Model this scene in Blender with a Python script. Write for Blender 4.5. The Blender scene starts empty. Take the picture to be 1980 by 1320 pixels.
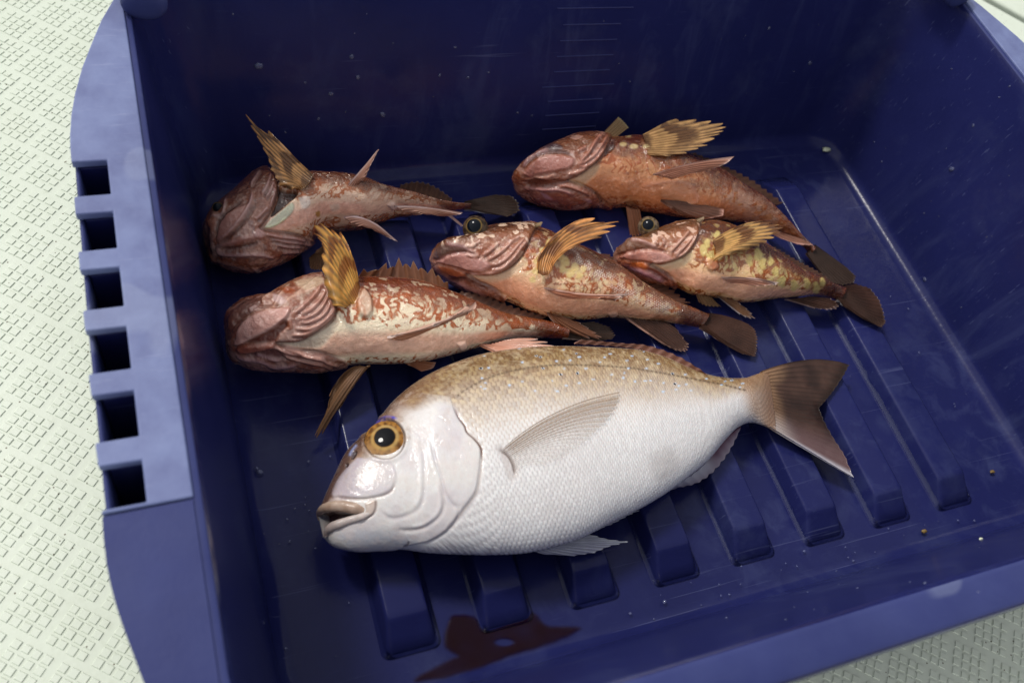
import bpy, bmesh, math, random
import numpy as np
from mathutils import Vector, Matrix
from mathutils.bvhtree import BVHTree

S = bpy.context.scene
C = S.collection
rnd = random.Random(7)

# ------------------------------------------------------------------ camera
F_PX, PPX, PPY, CAM_H = 1716.6, 990.0, 660.0, 0.5
R = np.array([[0.92915582, 0.14078722, -0.34183097],
              [-0.29469514, 0.84035817, -0.45492078],
              [0.22321342, 0.52342822, 0.822313]])
U_, _, Vt_ = np.linalg.svd(R); R = U_ @ Vt_
CAM = np.array([0.0, 0.0, CAM_H])
cd = bpy.data.cameras.new('camera'); cam = bpy.data.objects.new('camera', cd); C.objects.link(cam)
M4 = Matrix.Identity(4)
for i in range(3):
    for j in range(3): M4[i][j] = R[i, j]
    M4[i][3] = CAM[i]
cam.matrix_world = M4
cd.sensor_width = 36; cd.lens = F_PX / 1980 * 36
cd.clip_start = 0.01; cd.clip_end = 50
cd.dof.use_dof = True; cd.dof.focus_distance = 0.56; cd.dof.aperture_fstop = 9.0
S.camera = cam

# ------------------------------------------------------------------ sky, sun, exposure
SUN_EL, SUN_AZ = math.radians(53), math.radians(129)       # azimuth measured from +X towards +Y: behind, to the left
w = bpy.data.worlds.new('World'); S.world = w; w.use_nodes = True
nt = w.node_tree; bg = nt.nodes['Background']
sky = nt.nodes.new('ShaderNodeTexSky'); sky.sky_type = 'NISHITA'; sky.sun_disc = False
sky.sun_elevation = SUN_EL; sky.sun_rotation = math.pi / 2 - SUN_AZ
hs = nt.nodes.new('ShaderNodeHueSaturation'); hs.inputs['Saturation'].default_value = 0.10
nt.links.new(sky.outputs[0], hs.inputs['Color']); nt.links.new(hs.outputs[0], bg.inputs['Color'])
bg.inputs['Strength'].default_value = 0.125
sd = bpy.data.lights.new('sun', 'SUN'); sun = bpy.data.objects.new('sun', sd); C.objects.link(sun)
sd.energy = 1.25; sd.angle = math.radians(10); sd.color = (1.0, 0.96, 0.90)
sv = Vector((math.cos(SUN_EL) * math.cos(SUN_AZ), math.cos(SUN_EL) * math.sin(SUN_AZ), math.sin(SUN_EL)))
sun.rotation_euler = sv.to_track_quat('Z', 'Y').to_euler()
S.view_settings.view_transform = 'Standard'; S.view_settings.look = 'None'
S.view_settings.gamma = 1; S.view_settings.use_curve_mapping = False
S.view_settings.exposure = 0.83
S.render.engine = 'CYCLES'

# ------------------------------------------------------------------ geometry traced from image pixels through the camera
def at(px, py, z):                       # image pixel -> world point where its camera ray meets height z
    r = R @ np.array([px - PPX, -(py - PPY), -F_PX]); return CAM + r * ((z - CAM_H) / r[2])
def ray(px, py):
    r = R @ np.array([px - PPX, -(py - PPY), -F_PX]); return r / np.linalg.norm(r)
def to_pixels(P):                           # world points -> image pixel coordinates
    q = (P - CAM) @ R
    return np.stack([PPX + F_PX * q[:, 0] / -q[:, 2], PPY - F_PX * q[:, 1] / -q[:, 2]], 1)
def Zc(s, ox, oy, pts): return [(ox + x / s, oy + y / s) for x, y in pts]
def sm(a, b, x):
    t = np.clip((x - a) / (b - a), 0, 1); return t * t * (3 - 2 * t)

def _h(ix, iy, iz, seed):
    n = (ix * 374761393 + iy * 668265263 + iz * 2147483647 + seed * 974711) & 0xffffffff
    n = ((n ^ (n >> 13)) * 1274126177) & 0xffffffff
    n = (n ^ (n >> 16)) & 0xffffffff
    return n / 4294967295.0
def vnoise(P, scale, seed=0):
    q = P * scale + 1000.37; i = np.floor(q).astype(np.int64); f = q - i; f = f * f * (3 - 2 * f)
    x, y, z = i[:, 0], i[:, 1], i[:, 2]; out = 0
    for dx in (0, 1):
        for dy in (0, 1):
            for dz in (0, 1):
                wgt = (f[:, 0] if dx else 1 - f[:, 0]) * (f[:, 1] if dy else 1 - f[:, 1]) * (f[:, 2] if dz else 1 - f[:, 2])
                out = out + wgt * _h(x + dx, y + dy, z + dz, seed)
    return out
def fbm(P, scale, seed=0, o=4, g=0.5):
    a, s, t = 1.0, 0, 0
    for k in range(o):
        s = s + a * vnoise(P, scale * 2 ** k, seed + 17 * k); t += a; a *= g
    return s / t

def poly_dist(Q, pts):                   # distance to a polyline, and the arc fraction
    pts = np.array(pts, float); best = np.full(len(Q), 1e9); par = np.zeros(len(Q))
    seg = np.linalg.norm(np.diff(pts, axis=0), axis=1); L = max(seg.sum(), 1e-9); acc = 0
    for a, b, l in zip(pts[:-1], pts[1:], seg):
        ab = b - a; t = np.clip(((Q - a) @ ab) / max(ab @ ab, 1e-9), 0, 1)
        d = np.linalg.norm(Q - a - t[:, None] * ab, axis=1); m = d < best
        best[m] = d[m]; par[m] = (acc + t[m] * l) / L; acc += l
    return best, par
def smooth_line(pts, n=6):               # Catmull-Rom
    p = [np.array(q, float) for q in pts]
    if len(p) < 3: return np.array(p)
    e = [2 * p[0] - p[1]] + p + [2 * p[-1] - p[-2]]; out = []
    for i in range(1, len(e) - 2):
        for k in range(n):
            t = k / n
            out.append(0.5 * ((2 * e[i]) + (-e[i - 1] + e[i + 1]) * t + (2 * e[i - 1] - 5 * e[i] + 4 * e[i + 1] - e[i + 2]) * t * t + (-e[i - 1] + 3 * e[i] - 3 * e[i + 1] + e[i + 2]) * t ** 3))
    out.append(p[-1]); return np.array(out)
def inside(Q, poly):
    poly = np.array(poly, float); c = np.zeros(len(Q), bool); j = len(poly) - 1
    for i in range(len(poly)):
        xi, yi = poly[i]; xj, yj = poly[j]
        if yi != yj:
            c ^= ((yi > Q[:, 1]) != (yj > Q[:, 1])) & (Q[:, 0] < (xj - xi) * (Q[:, 1] - yi) / (yj - yi) + xi)
        j = i
    return c
def region(Q, poly, feather):            # 0..1 soft inside mask
    poly = np.array(poly, float); lo = poly.min(0) - feather * 2; hi = poly.max(0) + feather * 2
    m = ((Q > lo) & (Q < hi)).all(1); out = np.zeros(len(Q))
    if m.any():
        q = Q[m]; d, _ = poly_dist(q, list(poly) + [poly[0]]); s = np.where(inside(q, poly), d, -d)
        out[m] = sm(-feather, feather, s)
    return out
def line_w(Q, pts, width, taper=True):   # gaussian weight along a line
    pts = smooth_line(pts); lo = pts.min(0) - width * 3.5; hi = pts.max(0) + width * 3.5
    m = ((Q > lo) & (Q < hi)).all(1); out = np.zeros(len(Q))
    if m.any():
        d, p = poly_dist(Q[m], pts); v = np.exp(-(d / width) ** 2)
        if taper: v = v * np.clip(np.minimum(p, 1 - p) * 8, 0.0, 1) ** 0.7
        out[m] = v
    return out
def resample(pts, n, smooth=True):
    p = smooth_line(pts, 8) if smooth and len(pts) > 2 else np.array(pts, float)
    l = np.r_[0, np.cumsum(np.linalg.norm(np.diff(p, axis=0), axis=1))]
    t = np.linspace(0, l[-1], n)
    return np.stack([np.interp(t, l, p[:, k]) for k in range(p.shape[1])], 1)
def pchip(x, y, xn):                     # monotone-ish cubic through the stations
    x = np.array(x, float); y = np.array(y, float); h = np.diff(x); d = np.diff(y, axis=0) / h[:, None]
    m = np.zeros_like(y); m[0] = d[0]; m[-1] = d[-1]
    for i in range(1, len(x) - 1): m[i] = (d[i - 1] * h[i] + d[i] * h[i - 1]) / (h[i] + h[i - 1])
    i = np.clip(np.searchsorted(x, xn) - 1, 0, len(x) - 2); t = ((xn - x[i]) / h[i])[:, None]; hh = h[i][:, None]
    return (2 * t ** 3 - 3 * t ** 2 + 1) * y[i] + (t ** 3 - 2 * t ** 2 + t) * hh * m[i] + (-2 * t ** 3 + 3 * t ** 2) * y[i + 1] + (t ** 3 - t ** 2) * hh * m[i + 1]

# ------------------------------------------------------------------ objects
def thing(name, label, cat, loc=(0, 0, 0), group=None):
    o = bpy.data.objects.new(name, None); C.objects.link(o); o.empty_display_size = 0.02
    o.location = loc; o['label'] = label; o['category'] = cat
    if group: o['group'] = group
    return o
def tag(o, label, cat, group=None, kind=None):
    o['label'] = label
    if cat: o['category'] = cat
    if group: o['group'] = group
    if kind: o['kind'] = kind
    return o
def mesh_obj(name, V, Fc, mat, parent=None, col=None, smooth=True, label=None, rough=None):
    V = np.asarray(V, float)
    if parent is not None: V = V - np.array(parent.location)
    me = bpy.data.meshes.new(name); me.from_pydata(V.tolist(), [], [tuple(f) for f in Fc])
    me.update()
    if smooth: me.polygons.foreach_set('use_smooth', [True] * len(me.polygons))
    if col is not None:
        a = me.color_attributes.new('Col', 'FLOAT_COLOR', 'POINT')
        c = np.ones((len(V), 4), np.float32); c[:, :col.shape[1]] = col
        a.data.foreach_set('color', c.ravel())
    if rough is not None:
        a = me.attributes.new('Wet', 'FLOAT', 'POINT'); a.data.foreach_set('value', np.asarray(rough, np.float32))
    me.materials.append(mat)
    o = bpy.data.objects.new(name, me); C.objects.link(o)
    if parent is not None: o.parent = parent
    if label: o['label'] = label
    return o
def bm_obj(name, bm, mat, parent=None, bevel=0, seg=2, smooth=True, label=None):
    bmesh.ops.recalc_face_normals(bm, faces=bm.faces)
    if parent is not None: bmesh.ops.translate(bm, verts=bm.verts, vec=-Vector(parent.location))
    me = bpy.data.meshes.new(name); bm.to_mesh(me); bm.free(); me.materials.append(mat)
    if smooth: me.polygons.foreach_set('use_smooth', [True] * len(me.polygons))
    o = bpy.data.objects.new(name, me); C.objects.link(o)
    if parent is not None: o.parent = parent
    if bevel:
        m = o.modifiers.new('bevel', 'BEVEL'); m.width = bevel; m.segments = seg; m.limit_method = 'ANGLE'; m.angle_limit = 0.6
        if hasattr(m, 'harden_normals'): m.harden_normals = True
    if label: o['label'] = label
    return o
def grid_faces(nu, nv, close_v=False, off=0, flip=False):
    Fc = []
    for i in range(nu - 1):
        for j in range(nv if close_v else nv - 1):
            a = off + i * nv + j; b = off + i * nv + (j + 1) % nv; c = off + (i + 1) * nv + (j + 1) % nv; d = off + (i + 1) * nv + j
            Fc.append((a, d, c, b) if flip else (a, b, c, d))
    return Fc

# ------------------------------------------------------------------ materials
class NB:
    def __init__(s, name):
        s.m = bpy.data.materials.new(name); s.m.use_nodes = True; s.t = s.m.node_tree
        s.b = s.t.nodes['Principled BSDF']; s.out = s.t.nodes['Material Output']
    def n(s, typ, **kw):
        x = s.t.nodes.new('ShaderNode' + typ)
        for k, v in kw.items():
            if k in x.inputs: x.inputs[k].default_value = v
            else: setattr(x, k, v)
        return x
    def l(s, a, b): s.t.links.new(a, b)
    def noise(s, scale, detail=4, rough=0.55, vec=None, dist=0.0):
        x = s.n('TexNoise'); x.inputs['Scale'].default_value = scale; x.inputs['Detail'].default_value = detail
        x.inputs['Roughness'].default_value = rough; x.inputs['Distortion'].default_value = dist
        if vec is None:
            tc = s.n('TexCoord'); vec = tc.outputs['Object']
        s.l(vec, x.inputs['Vector']); return x.outputs['Fac']
    def ramp(s, fac, stops):
        x = s.n('ValToRGB'); e = x.color_ramp.elements
        while len(e) < len(stops): e.new(0.5)
        for el, (p, c) in zip(e, stops): el.position = p; el.color = (*c, 1) if len(c) == 3 else c
        s.l(fac, x.inputs['Fac']); return x.outputs['Color']
    def mix(s, fac, a, b, mode='MIX'):
        x = s.n('Mix'); x.data_type = 'RGBA'; x.blend_type = mode
        for v, k in ((fac, 0), (a, 6), (b, 7)):
            if hasattr(v, 'is_linked'): s.l(v, x.inputs[k])
            elif k == 0: x.inputs[0].default_value = v
            else: x.inputs[k].default_value = (*v, 1)
        return x.outputs[2]
    def math(s, op, a, b=None):
        x = s.n('Math'); x.operation = op
        for v, k in ((a, 0), (b, 1)):
            if v is None: continue
            if hasattr(v, 'is_linked'): s.l(v, x.inputs[k])
            else: x.inputs[k].default_value = v
        return x.outputs[0]
    def bump(s, hgt, strength, dist):
        x = s.n('Bump'); x.inputs['Strength'].default_value = strength; x.inputs['Distance'].default_value = dist
        s.l(hgt, x.inputs['Height']); s.l(x.outputs['Normal'], s.b.inputs['Normal']); return x
    def set(s, **kw):
        for k, v in kw.items(): s.b.inputs[k.replace('_', ' ')].default_value = v
G3 = lambda v: (v, v, v)

def tray_plastic(name, wear_sheen, base=(0.0108, 0.0132, 0.066)):
    k = NB(name)
    tc = k.n('TexCoord'); ob = tc.outputs['Object']
    n1 = k.noise(9, 5, 0.6, ob); n2 = k.noise(55, 4, 0.6, ob)
    mp = k.n('Mapping'); mp.inputs['Scale'].default_value = (6, 60, 60); k.l(ob, mp.inputs['Vector'])
    n3 = k.noise(7, 5, 0.7, mp.outputs[0])
    mp2 = k.n('Mapping'); mp2.inputs['Scale'].default_value = (1.3, 1.3, 1.3); k.l(ob, mp2.inputs['Vector'])
    col = k.mix(k.ramp(n1, [(0.35, G3(0)), (0.7, G3(1))]), base, tuple(1.3 * c for c in base))
    if wear_sheen:
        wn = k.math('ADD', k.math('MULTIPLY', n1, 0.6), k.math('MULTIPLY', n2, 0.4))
        col = k.mix(k.ramp(wn, [(0.34, G3(0.22 * wear_sheen)), (0.60, G3(0.88 * wear_sheen))]), col, (0.150, 0.186, 0.345))  # pale tint: scuffing plus sky sheen painted into the colour
        col = k.mix(k.ramp(n3, [(0.60, G3(0)), (0.78, G3(0.22 * wear_sheen))]), col, (0.42, 0.45, 0.60))
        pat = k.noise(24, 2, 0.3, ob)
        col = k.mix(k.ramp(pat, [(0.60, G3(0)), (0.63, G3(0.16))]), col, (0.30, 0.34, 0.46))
    else:
        st = k.noise(14, 6, 0.65, ob)
        col = k.mix(k.ramp(st, [(0.54, G3(0)), (0.72, G3(0.30))]), col, (0.05, 0.062, 0.13))
        sc = k.ramp(n3, [(0.62, G3(0)), (0.76, G3(0.14))])
        col = k.mix(sc, col, (0.08, 0.10, 0.22))
        mq = k.n('Mapping'); mq.inputs['Scale'].default_value = (34, 34, 5); mq.inputs['Rotation'].default_value = (.25, .15, .4); k.l(ob, mq.inputs['Vector'])
        drip = k.noise(1.6, 5, .6, mq.outputs[0], .6); area = k.noise(5, 3, .5, ob)
        col = k.mix(k.math('MULTIPLY', k.ramp(drip, [(0.50, G3(0)), (0.66, G3(0.28))]), k.ramp(area, [(0.45, G3(0)), (0.62, G3(1))])), col, (0.05, 0.062, 0.15))
        ms = k.n('Mapping'); ms.inputs['Scale'].default_value = (3, 260, 40); ms.inputs['Rotation'].default_value = (.5, .2, .25); k.l(ob, ms.inputs['Vector'])
        col = k.mix(k.ramp(k.noise(2.2, 3, .6, ms.outputs[0]), [(0.66, G3(0)), (0.70, G3(0.20))]), col, (0.14, 0.16, 0.30))
    k.l(col, k.b.inputs['Base Color'])
    rr = k.ramp(n1, [(0.3, G3(0.45 if wear_sheen else 0.14)), (0.72, G3(0.62 if wear_sheen else 0.27))])
    k.l(rr, k.b.inputs['Roughness'])
    k.set(IOR=1.40); k.b.inputs['Specular IOR Level'].default_value = .62 if wear_sheen > .5 else (.25 if wear_sheen else .21)
    hh = k.math('ADD', k.math('MULTIPLY', n2, 0.6), k.math('MULTIPLY', k.noise(420, 2, 0.5, ob), 0.25))
    k.bump(hh, 0.25, 0.0012)
    return k.m
M_TRAY = tray_plastic('tray_blue_plastic', 0)
M_RIM = tray_plastic('tray_rim_wear_sheen', 1.0, (0.030, 0.036, 0.135))  # far flange: scuffed, with the sky sheen painted in
M_RIM2 = tray_plastic('tray_rim_plastic', 0.10, (0.0165, 0.0215, 0.094))  # bluer copy with little of the painted sky sheen

M_MARK = tray_plastic('tray_mark_plastic', 0, (0.024, 0.028, 0.10))
def skin_mat(name, rough=0.28, coat=0.5, bump=0.4, sub=0.06, fine=900, bd=.0006):
    k = NB(name); a = k.n('Attribute'); a.attribute_name = 'Col'
    k.l(a.outputs['Color'], k.b.inputs['Base Color'])
    n1 = k.noise(260, 3, 0.6); n2 = k.noise(fine, 3, 0.6)
    k.l(k.ramp(n1, [(0.3, G3(rough * 0.75)), (0.7, G3(rough * 1.35))]), k.b.inputs['Roughness'])
    k.b.inputs['Specular IOR Level'].default_value = .5 if bump > .5 else .35; k.b.inputs['Coat IOR'].default_value = 1.5 if bump > .5 else 1.42
    k.set(Coat_Weight=coat, Coat_Roughness=0.08, Subsurface_Weight=sub, Subsurface_Scale=0.004)
    k.b.inputs['Subsurface Radius'].default_value = (1.0, 0.45, 0.3)
    k.bump(k.math('ADD', n1, k.math('MULTIPLY', n2, 0.5)), bump, bd)
    cb = k.n('Bump'); cb.inputs['Strength'].default_value = 1.0 if bump > .5 else .5; cb.inputs['Distance'].default_value = .0050 if bump > .5 else .0035
    k.l(k.math('ADD', k.noise(90, 4, .55, dist=.4), k.math('MULTIPLY', n1, .25)), cb.inputs['Height']); k.l(cb.outputs[0], k.b.inputs['Coat Normal'])
    return k.m
M_BREAM = skin_mat('bream_skin', 0.28, 0.5, 0.18, 0.08, 1500)
M_ROCK = skin_mat('rockfish_skin', 0.21, 1.0, 0.8, 0.08, 1300, .0012)
M_LIP = skin_mat('lip_skin', 0.35, 0.5, 0.2, 0.15)
def fin_mat():
    k = NB('fin_membrane'); a = k.n('Attribute'); a.attribute_name = 'Col'
    k.l(a.outputs['Color'], k.b.inputs['Base Color'])
    k.set(Roughness=0.36, Coat_Weight=0.45, Coat_Roughness=0.07); k.b.inputs['Specular IOR Level'].default_value = .2; k.b.inputs['Coat IOR'].default_value = 1.32
    k.bump(k.noise(700, 3), 0.25, 0.0005)
    tr = k.n('BsdfTranslucent'); k.l(a.outputs['Color'], tr.inputs['Color'])
    mx = k.n('MixShader'); mx.inputs[0].default_value = 0.22
    k.l(k.b.outputs[0], mx.inputs[1]); k.l(tr.outputs[0], mx.inputs[2])
    tp = k.n('BsdfTransparent'); mx2 = k.n('MixShader')
    k.l(a.outputs['Alpha'], mx2.inputs[0]); k.l(tp.outputs[0], mx2.inputs[1]); k.l(mx.outputs[0], mx2.inputs[2])
    k.l(mx2.outputs[0], k.out.inputs['Surface']); return k.m
M_FIN = fin_mat()
def eye_mat():
    k = NB('eyeball'); a = k.n('Attribute'); a.attribute_name = 'Col'
    k.l(a.outputs['Color'], k.b.inputs['Base Color']); k.set(Roughness=0.3, Coat_Weight=.8, Coat_Roughness=0.015, Coat_IOR=1.25); k.b.inputs['Specular IOR Level'].default_value = .0; return k.m
M_EYE = eye_mat()

# ------------------------------------------------------------------ deck
def deck_material():
    k = NB('deck_gelcoat'); tc = k.n('TexCoord'); ob = tc.outputs['Object']
    n1 = k.noise(5, 5, 0.6, ob); n2 = k.noise(160, 4, 0.6, ob)
    c = k.mix(n1, (0.50, 0.55, 0.45), (0.58, 0.625, 0.53))
    c = k.mix(k.ramp(n2, [(0.56, G3(0)), (0.8, G3(0.45))]), c, (0.40, 0.44, 0.33)); c = k.mix(k.ramp(k.noise(16, 6, .65, ob), [(0.5, G3(0)), (0.75, G3(0.28))]), c, (0.44, 0.47, 0.36))
    v = k.n('TexVoronoi'); v.inputs['Scale'].default_value = 210; k.l(ob, v.inputs['Vector'])
    sp = k.math('MULTIPLY', k.math('LESS_THAN', v.outputs['Distance'], 0.11), k.math('GREATER_THAN', k.noise(30, 2, 0.5, ob), 0.52))
    c = k.mix(sp, c, (0.10, 0.085, 0.05))
    k.l(c, k.b.inputs['Base Color']); k.set(Roughness=0.42); k.bump(n2, 0.15, 0.0008); return k.m
M_DECK = deck_material()
ZD = -0.006
def build_deck():
    V = []; Fc = []; p = 0.0059; s = 0.00225; hgt = 0.00065
    ang = math.radians(-40.2); ca, sa = math.cos(ang), math.sin(ang)
    for bi in range(-70, 70):
        for bj in range(-70, 70):
            for i in range(4):
                for j in range(4):
                    u = (bi * 4.55 + i) * p + rnd.uniform(-.00025, .00025) + (bj % 2) * 2.2 * p
                    v = (bj * 4.5 + j) * p + rnd.uniform(-.00025, .00025)
                    x = u * ca - v * sa + .1; y = u * sa + v * ca + .2
                    if not ((-0.17 < x < -0.005 and -0.02 < y < 0.70) or (0.12 < x < 0.66 and -0.06 < y < 0.09)): continue
                    k = len(V); hh = hgt * rnd.uniform(.75, 1.1); b = s + rnd.uniform(-.0002, .0002); t = b - .00035
                    for (q, z) in ((b + .0002, -0.0003), (t, hh)):
                        for dx, dy in ((-1, -1), (1, -1), (1, 1), (-1, 1)):
                            V.append((x + (dx * ca - dy * sa) * q, y + (dx * sa + dy * ca) * q, ZD + z))
                    Fc += [(k + 4, k + 5, k + 6, k + 7)] + [(k + a, k + (a + 1) % 4, k + 4 + (a + 1) % 4, k + 4 + a) for a in range(4)]
    k = len(V)
    V += [(-3, -3, ZD), (0.80, -3, ZD), (0.80, 3, ZD), (-3, 3, ZD)]; Fc.append((k, k + 1, k + 2, k + 3))
    o = mesh_obj('deck', V, Fc, M_DECK, smooth=False); o['kind'] = 'structure'
    # smooth margin of the deck with a dark joint behind it
    def slab(name, a, b, width0, width1, z):
        a = np.array(a); b = np.array(b); d = (b - a) / np.linalg.norm(b - a); n = np.array([-d[1], d[0]])
        bm = bmesh.new(); vs = []
        for zz in (z, z - .02):
            vs += [bm.verts.new((*q, zz)) for q in (a + n * width0, b + n * width0, b + n * width1, a + n * width1)]
        for f in ((0, 1, 2, 3), (7, 6, 5, 4), (0, 4, 5, 1), (1, 5, 6, 2), (2, 6, 7, 3), (3, 7, 4, 0)): bm.faces.new([vs[i] for i in f])
        o = bm_obj(name, bm, M_DECK, bevel=.003, seg=3); o['kind'] = 'structure'
    p0 = at(1880, -10, ZD)[:2]; p1 = at(2000, 57, ZD)[:2]; d = (p1 - p0) / np.linalg.norm(p1 - p0)
    a = p0 - d * .5; b = p1 + d * 1.0
    slab('deck_edge', a, b, -0.30, -0.006, ZD + .004)
    slab('deck_hatch', a, b, 0.006, 1.2, ZD + .004)
build_deck()

# ------------------------------------------------------------------ tray
tray = thing('fish_tray', 'large deep blue plastic tray with a notched rim holding six fresh fish', 'tray', (0.29, 0.25, ZD))
H = 0.155
def rrect(x0, x1, y0, y1, r, z, n=10, m=14):
    P = []
    for (cx, cy, a0) in ((x1 - r, y1 - r, 0), (x0 + r, y1 - r, 90), (x0 + r, y0 + r, 180), (x1 - r, y0 + r, 270)):
        for k in range(n + 1):
            a = math.radians(a0 + 90 * k / n); P.append((cx + r * math.cos(a), cy + r * math.sin(a), z))
    return P
def wall_ring(z, off=0, r=None):
    t = z / H
    return rrect(.0215 + (-.002 - .0215) * t - off, .563 + .023 * t + off, .071 + (.034 - .071) * t - off, .434 + .037 * t + off, (0.030 + .01 * t + off) if r is None else r, z)
rings = []
fr = 0.009
for k in range(0, 9):                     # floor fillet
    a = math.radians(90 * k / 8); rings.append(wall_ring(fr * (1 - math.sin(math.pi / 2 - a)) if False else fr * (1 - math.cos(a)), -fr * (1 - math.sin(a))))
for z in np.linspace(fr + .004, H - .004, 22): rings.append(wall_ring(z))
for z, o in ((H - .002, .0003), (H - .0008, .0009), (H - .0002, .0018), (H, .003), (H, .010), (H - .0004, .0165), (H - .001, .0182), (H - .0025, .0193), (H - .006, .0197), (H - .013, .0197), (H - .0135, .0175), (H - .006, .0165), (H - .005, .004)):
    t_ = wall_ring(H, o); cx_ = .292; rings.append([(cx_ + (x - cx_) * (.294 + .4 * o) / (.294 + o), y, z) for x, y, _ in t_])
for z in np.linspace(H - .008, .002, 10): rings.append(wall_ring(z, .0035))
rings.append([(x, y, ZD + .0005) for x, y, _ in wall_ring(0, .001)])
nv = len(rings[0]); V = [p for r_ in rings for p in r_]
Fc = grid_faces(len(rings), nv, True)
Fc.append(tuple(range(nv))[::-1]); Fc.append(tuple(range((len(rings) - 1) * nv, len(rings) * nv)))
shell = mesh_obj('shell', V, Fc, M_TRAY, tray)
shell.data.materials.append(M_RIM2)
for p in shell.data.polygons:
    if len(p.vertices) == 4 and p.center.z + ZD > H - .0009: p.material_index = 1
# ribs moulded in the floor
RH = 0.012
def rib(x0, x1, y0, y1):
    prof = [(-.001, .0045, .0045), (.0002, .0030, .0030), (.0006, .0017, .0017), (.0013, .0008, .0008), (.0025, .0002, .0003), (.006, -.0006, -.006),
            (RH - .0016, -.0016, -.0135), (RH - .0006, -.0021, -.0150), (RH - .0001, -.0029, -.0165), (RH, -.0042, -.0185)]
    rr = [rrect(x0 - ox, x1 + ox, y0 - oy, y1 + oy, .004 if i < 6 else .003, z, n=6) for i, (z, ox, oy) in enumerate(prof)]
    n = len(rr[0]); V = [p for r_ in rr for p in r_]; Fc = grid_faces(len(rr), n, True); Fc.append(tuple(range((len(rr) - 1) * n, len(rr) * n)))
    mesh_obj('rib', V, Fc, M_TRAY, tray)
for i in range(8):
    x = .0778 + .0558 * i; rib(x, x + .0272, .0965, .392)
# graduation marks moulded on the back wall
for i in range(9):
    z = .1228 - .01176 * i; y = .434 + z * .037 / H; ln = (.271, .331) if i % 5 == 0 else (.278, .324)
    bm = bmesh.new(); bmesh.ops.create_cube(bm, size=1)
    for v in bm.verts: v.co = Vector(((ln[0] + ln[1]) / 2 + v.co.x * (ln[1] - ln[0]), y + v.co.y * .0012, z + v.co.z * .0009))
    bm_obj('graduation_mark', bm, M_MARK, tray, bevel=.0003)
# flanges with notches
def extrude_poly(name, pts, ztop, thick, mat, mirror=False, bevel=.0012, slope=0.0, sy=0.0):
    bm = bmesh.new(); top = []; bot = []
    for x, y in pts:
        z = ztop + slope * (x + .006) + sy * (y - .143)
        X = (.584 - x) if mirror else x
        top.append(bm.verts.new((X, y, z))); bot.append(bm.verts.new((X, y, z - thick)))
    n = len(top); bm.faces.new(top); bm.faces.new(bot[::-1])
    for i in range(n): bm.faces.new((top[i], bot[i], bot[(i + 1) % n], top[(i + 1) % n]))
    return bm_obj(name, bm, mat, tray, bevel=bevel, seg=3)
outer_hi = [(-.0078, .4400), (-.0106, .4333), (-.0174, .4180), (-.0238, .3992), (-.0290, .3830), (-.0333, .3658), (-.0360, .3510), (-.0374, .3374), (-.0378, .3290)]
outer_lo = [(-.0385, .1425), (-.0387, .1340), (-.0385, .1239), (-.0378, .1160), (-.0367, .1084), (-.0353, .1010), (-.0336, .0935), (-.0303, .0793), (-.0262, .0670), (-.0205, .0540), (-.0120, .0400), (-.0062, .0330)]
notch = []
for k in range(6):
    y1 = .3200 - .0315 * k; y0 = max(y1 - .0207, .1448); xe = -.0378 - .0007 * math.sin(math.pi * k / 6)
    notch += [(xe, y1 + .0002), (-.0225, y1), (-.0225, y0), (xe - .0002, y0)]
for mir in (False, True):
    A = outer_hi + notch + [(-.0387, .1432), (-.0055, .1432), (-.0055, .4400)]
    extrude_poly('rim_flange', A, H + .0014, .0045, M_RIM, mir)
    B = outer_lo + [(-.0058, .0330), (-.0058, .1425)]
    extrude_poly('rim_flange', B, H + .0007, .0045, M_RIM2, mir, slope=0.012)
    # thin skirt and pockets under the flange
    bm = bmesh.new(); path = [(x + .0012, y) for x, y in outer_hi + [(-.0382, .32), (-.0390, .235), (-.0388, .15)] + outer_lo]
    path = [tuple(q) for q in resample(path, 60, False)]; prev = None
    for (x, y) in path:
        X = lambda q: (.584 - q) if mir else q
        row = [bm.verts.new((X(x), y, H - .0045)), bm.verts.new((X(x + .0018), y, H - .0045)), bm.verts.new((X(x + .0030), y, .085)), bm.verts.new((X(x + .0012), y, .085))]
        if prev:
            for a in range(4): bm.faces.new((prev[a], prev[(a + 1) % 4], row[(a + 1) % 4], row[a]))
        prev = row
    bm_obj('skirt', bm, M_RIM2, tray)
    for k in range(0, 7):
        y1 = .3308 - .0315 * k
        bm = bmesh.new(); bmesh.ops.create_cube(bm, size=1)
        for v in bm.verts:
            x = -.0210 + v.co.x * .0285; v.co = Vector(((.584 - x) if mir else x, y1 - .0054 + v.co.y * .0090, (.113 + .1508) / 2 + v.co.z * .037))
        bm_obj('pocket_web', bm, M_TRAY, tray, bevel=.0008)
    bm = bmesh.new(); bmesh.ops.create_cube(bm, size=1)
    for v in bm.verts:
        x = -.0205 + v.co.x * .0300; v.co = Vector(((.584 - x) if mir else x, (.252 + v.co.y * .25), .112 + v.co.z * .003))
    bm_obj('pocket_floor', bm, M_TRAY, tray)
    # rolled lug at the back corner
    x0 = .0045; ax = np.array([.10, 1.0, .06]); ax /= np.linalg.norm(ax); e1 = np.cross(ax, [0, 0, 1]); e1 /= np.linalg.norm(e1); e2 = np.cross(e1, ax)
    V = []; c0 = np.array([x0, .4205, .1615])
    prof = [(0, .0), (.0, .006), (.0003, .0095), (.0014, .0112), (.003, .0118), (.02, .0120), (.06, .0120)]
    for (s_, r_) in prof:
        for k in range(28):
            a = 2 * math.pi * k / 28; q = c0 + ax * s_ + (e1 * math.cos(a) + e2 * math.sin(a) * .85) * r_
            V.append(((.584 - q[0]) if mir else q[0], q[1], q[2]))
    mesh_obj('corner_lug', V, grid_faces(len(prof), 28, True), M_RIM2, tray)

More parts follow.
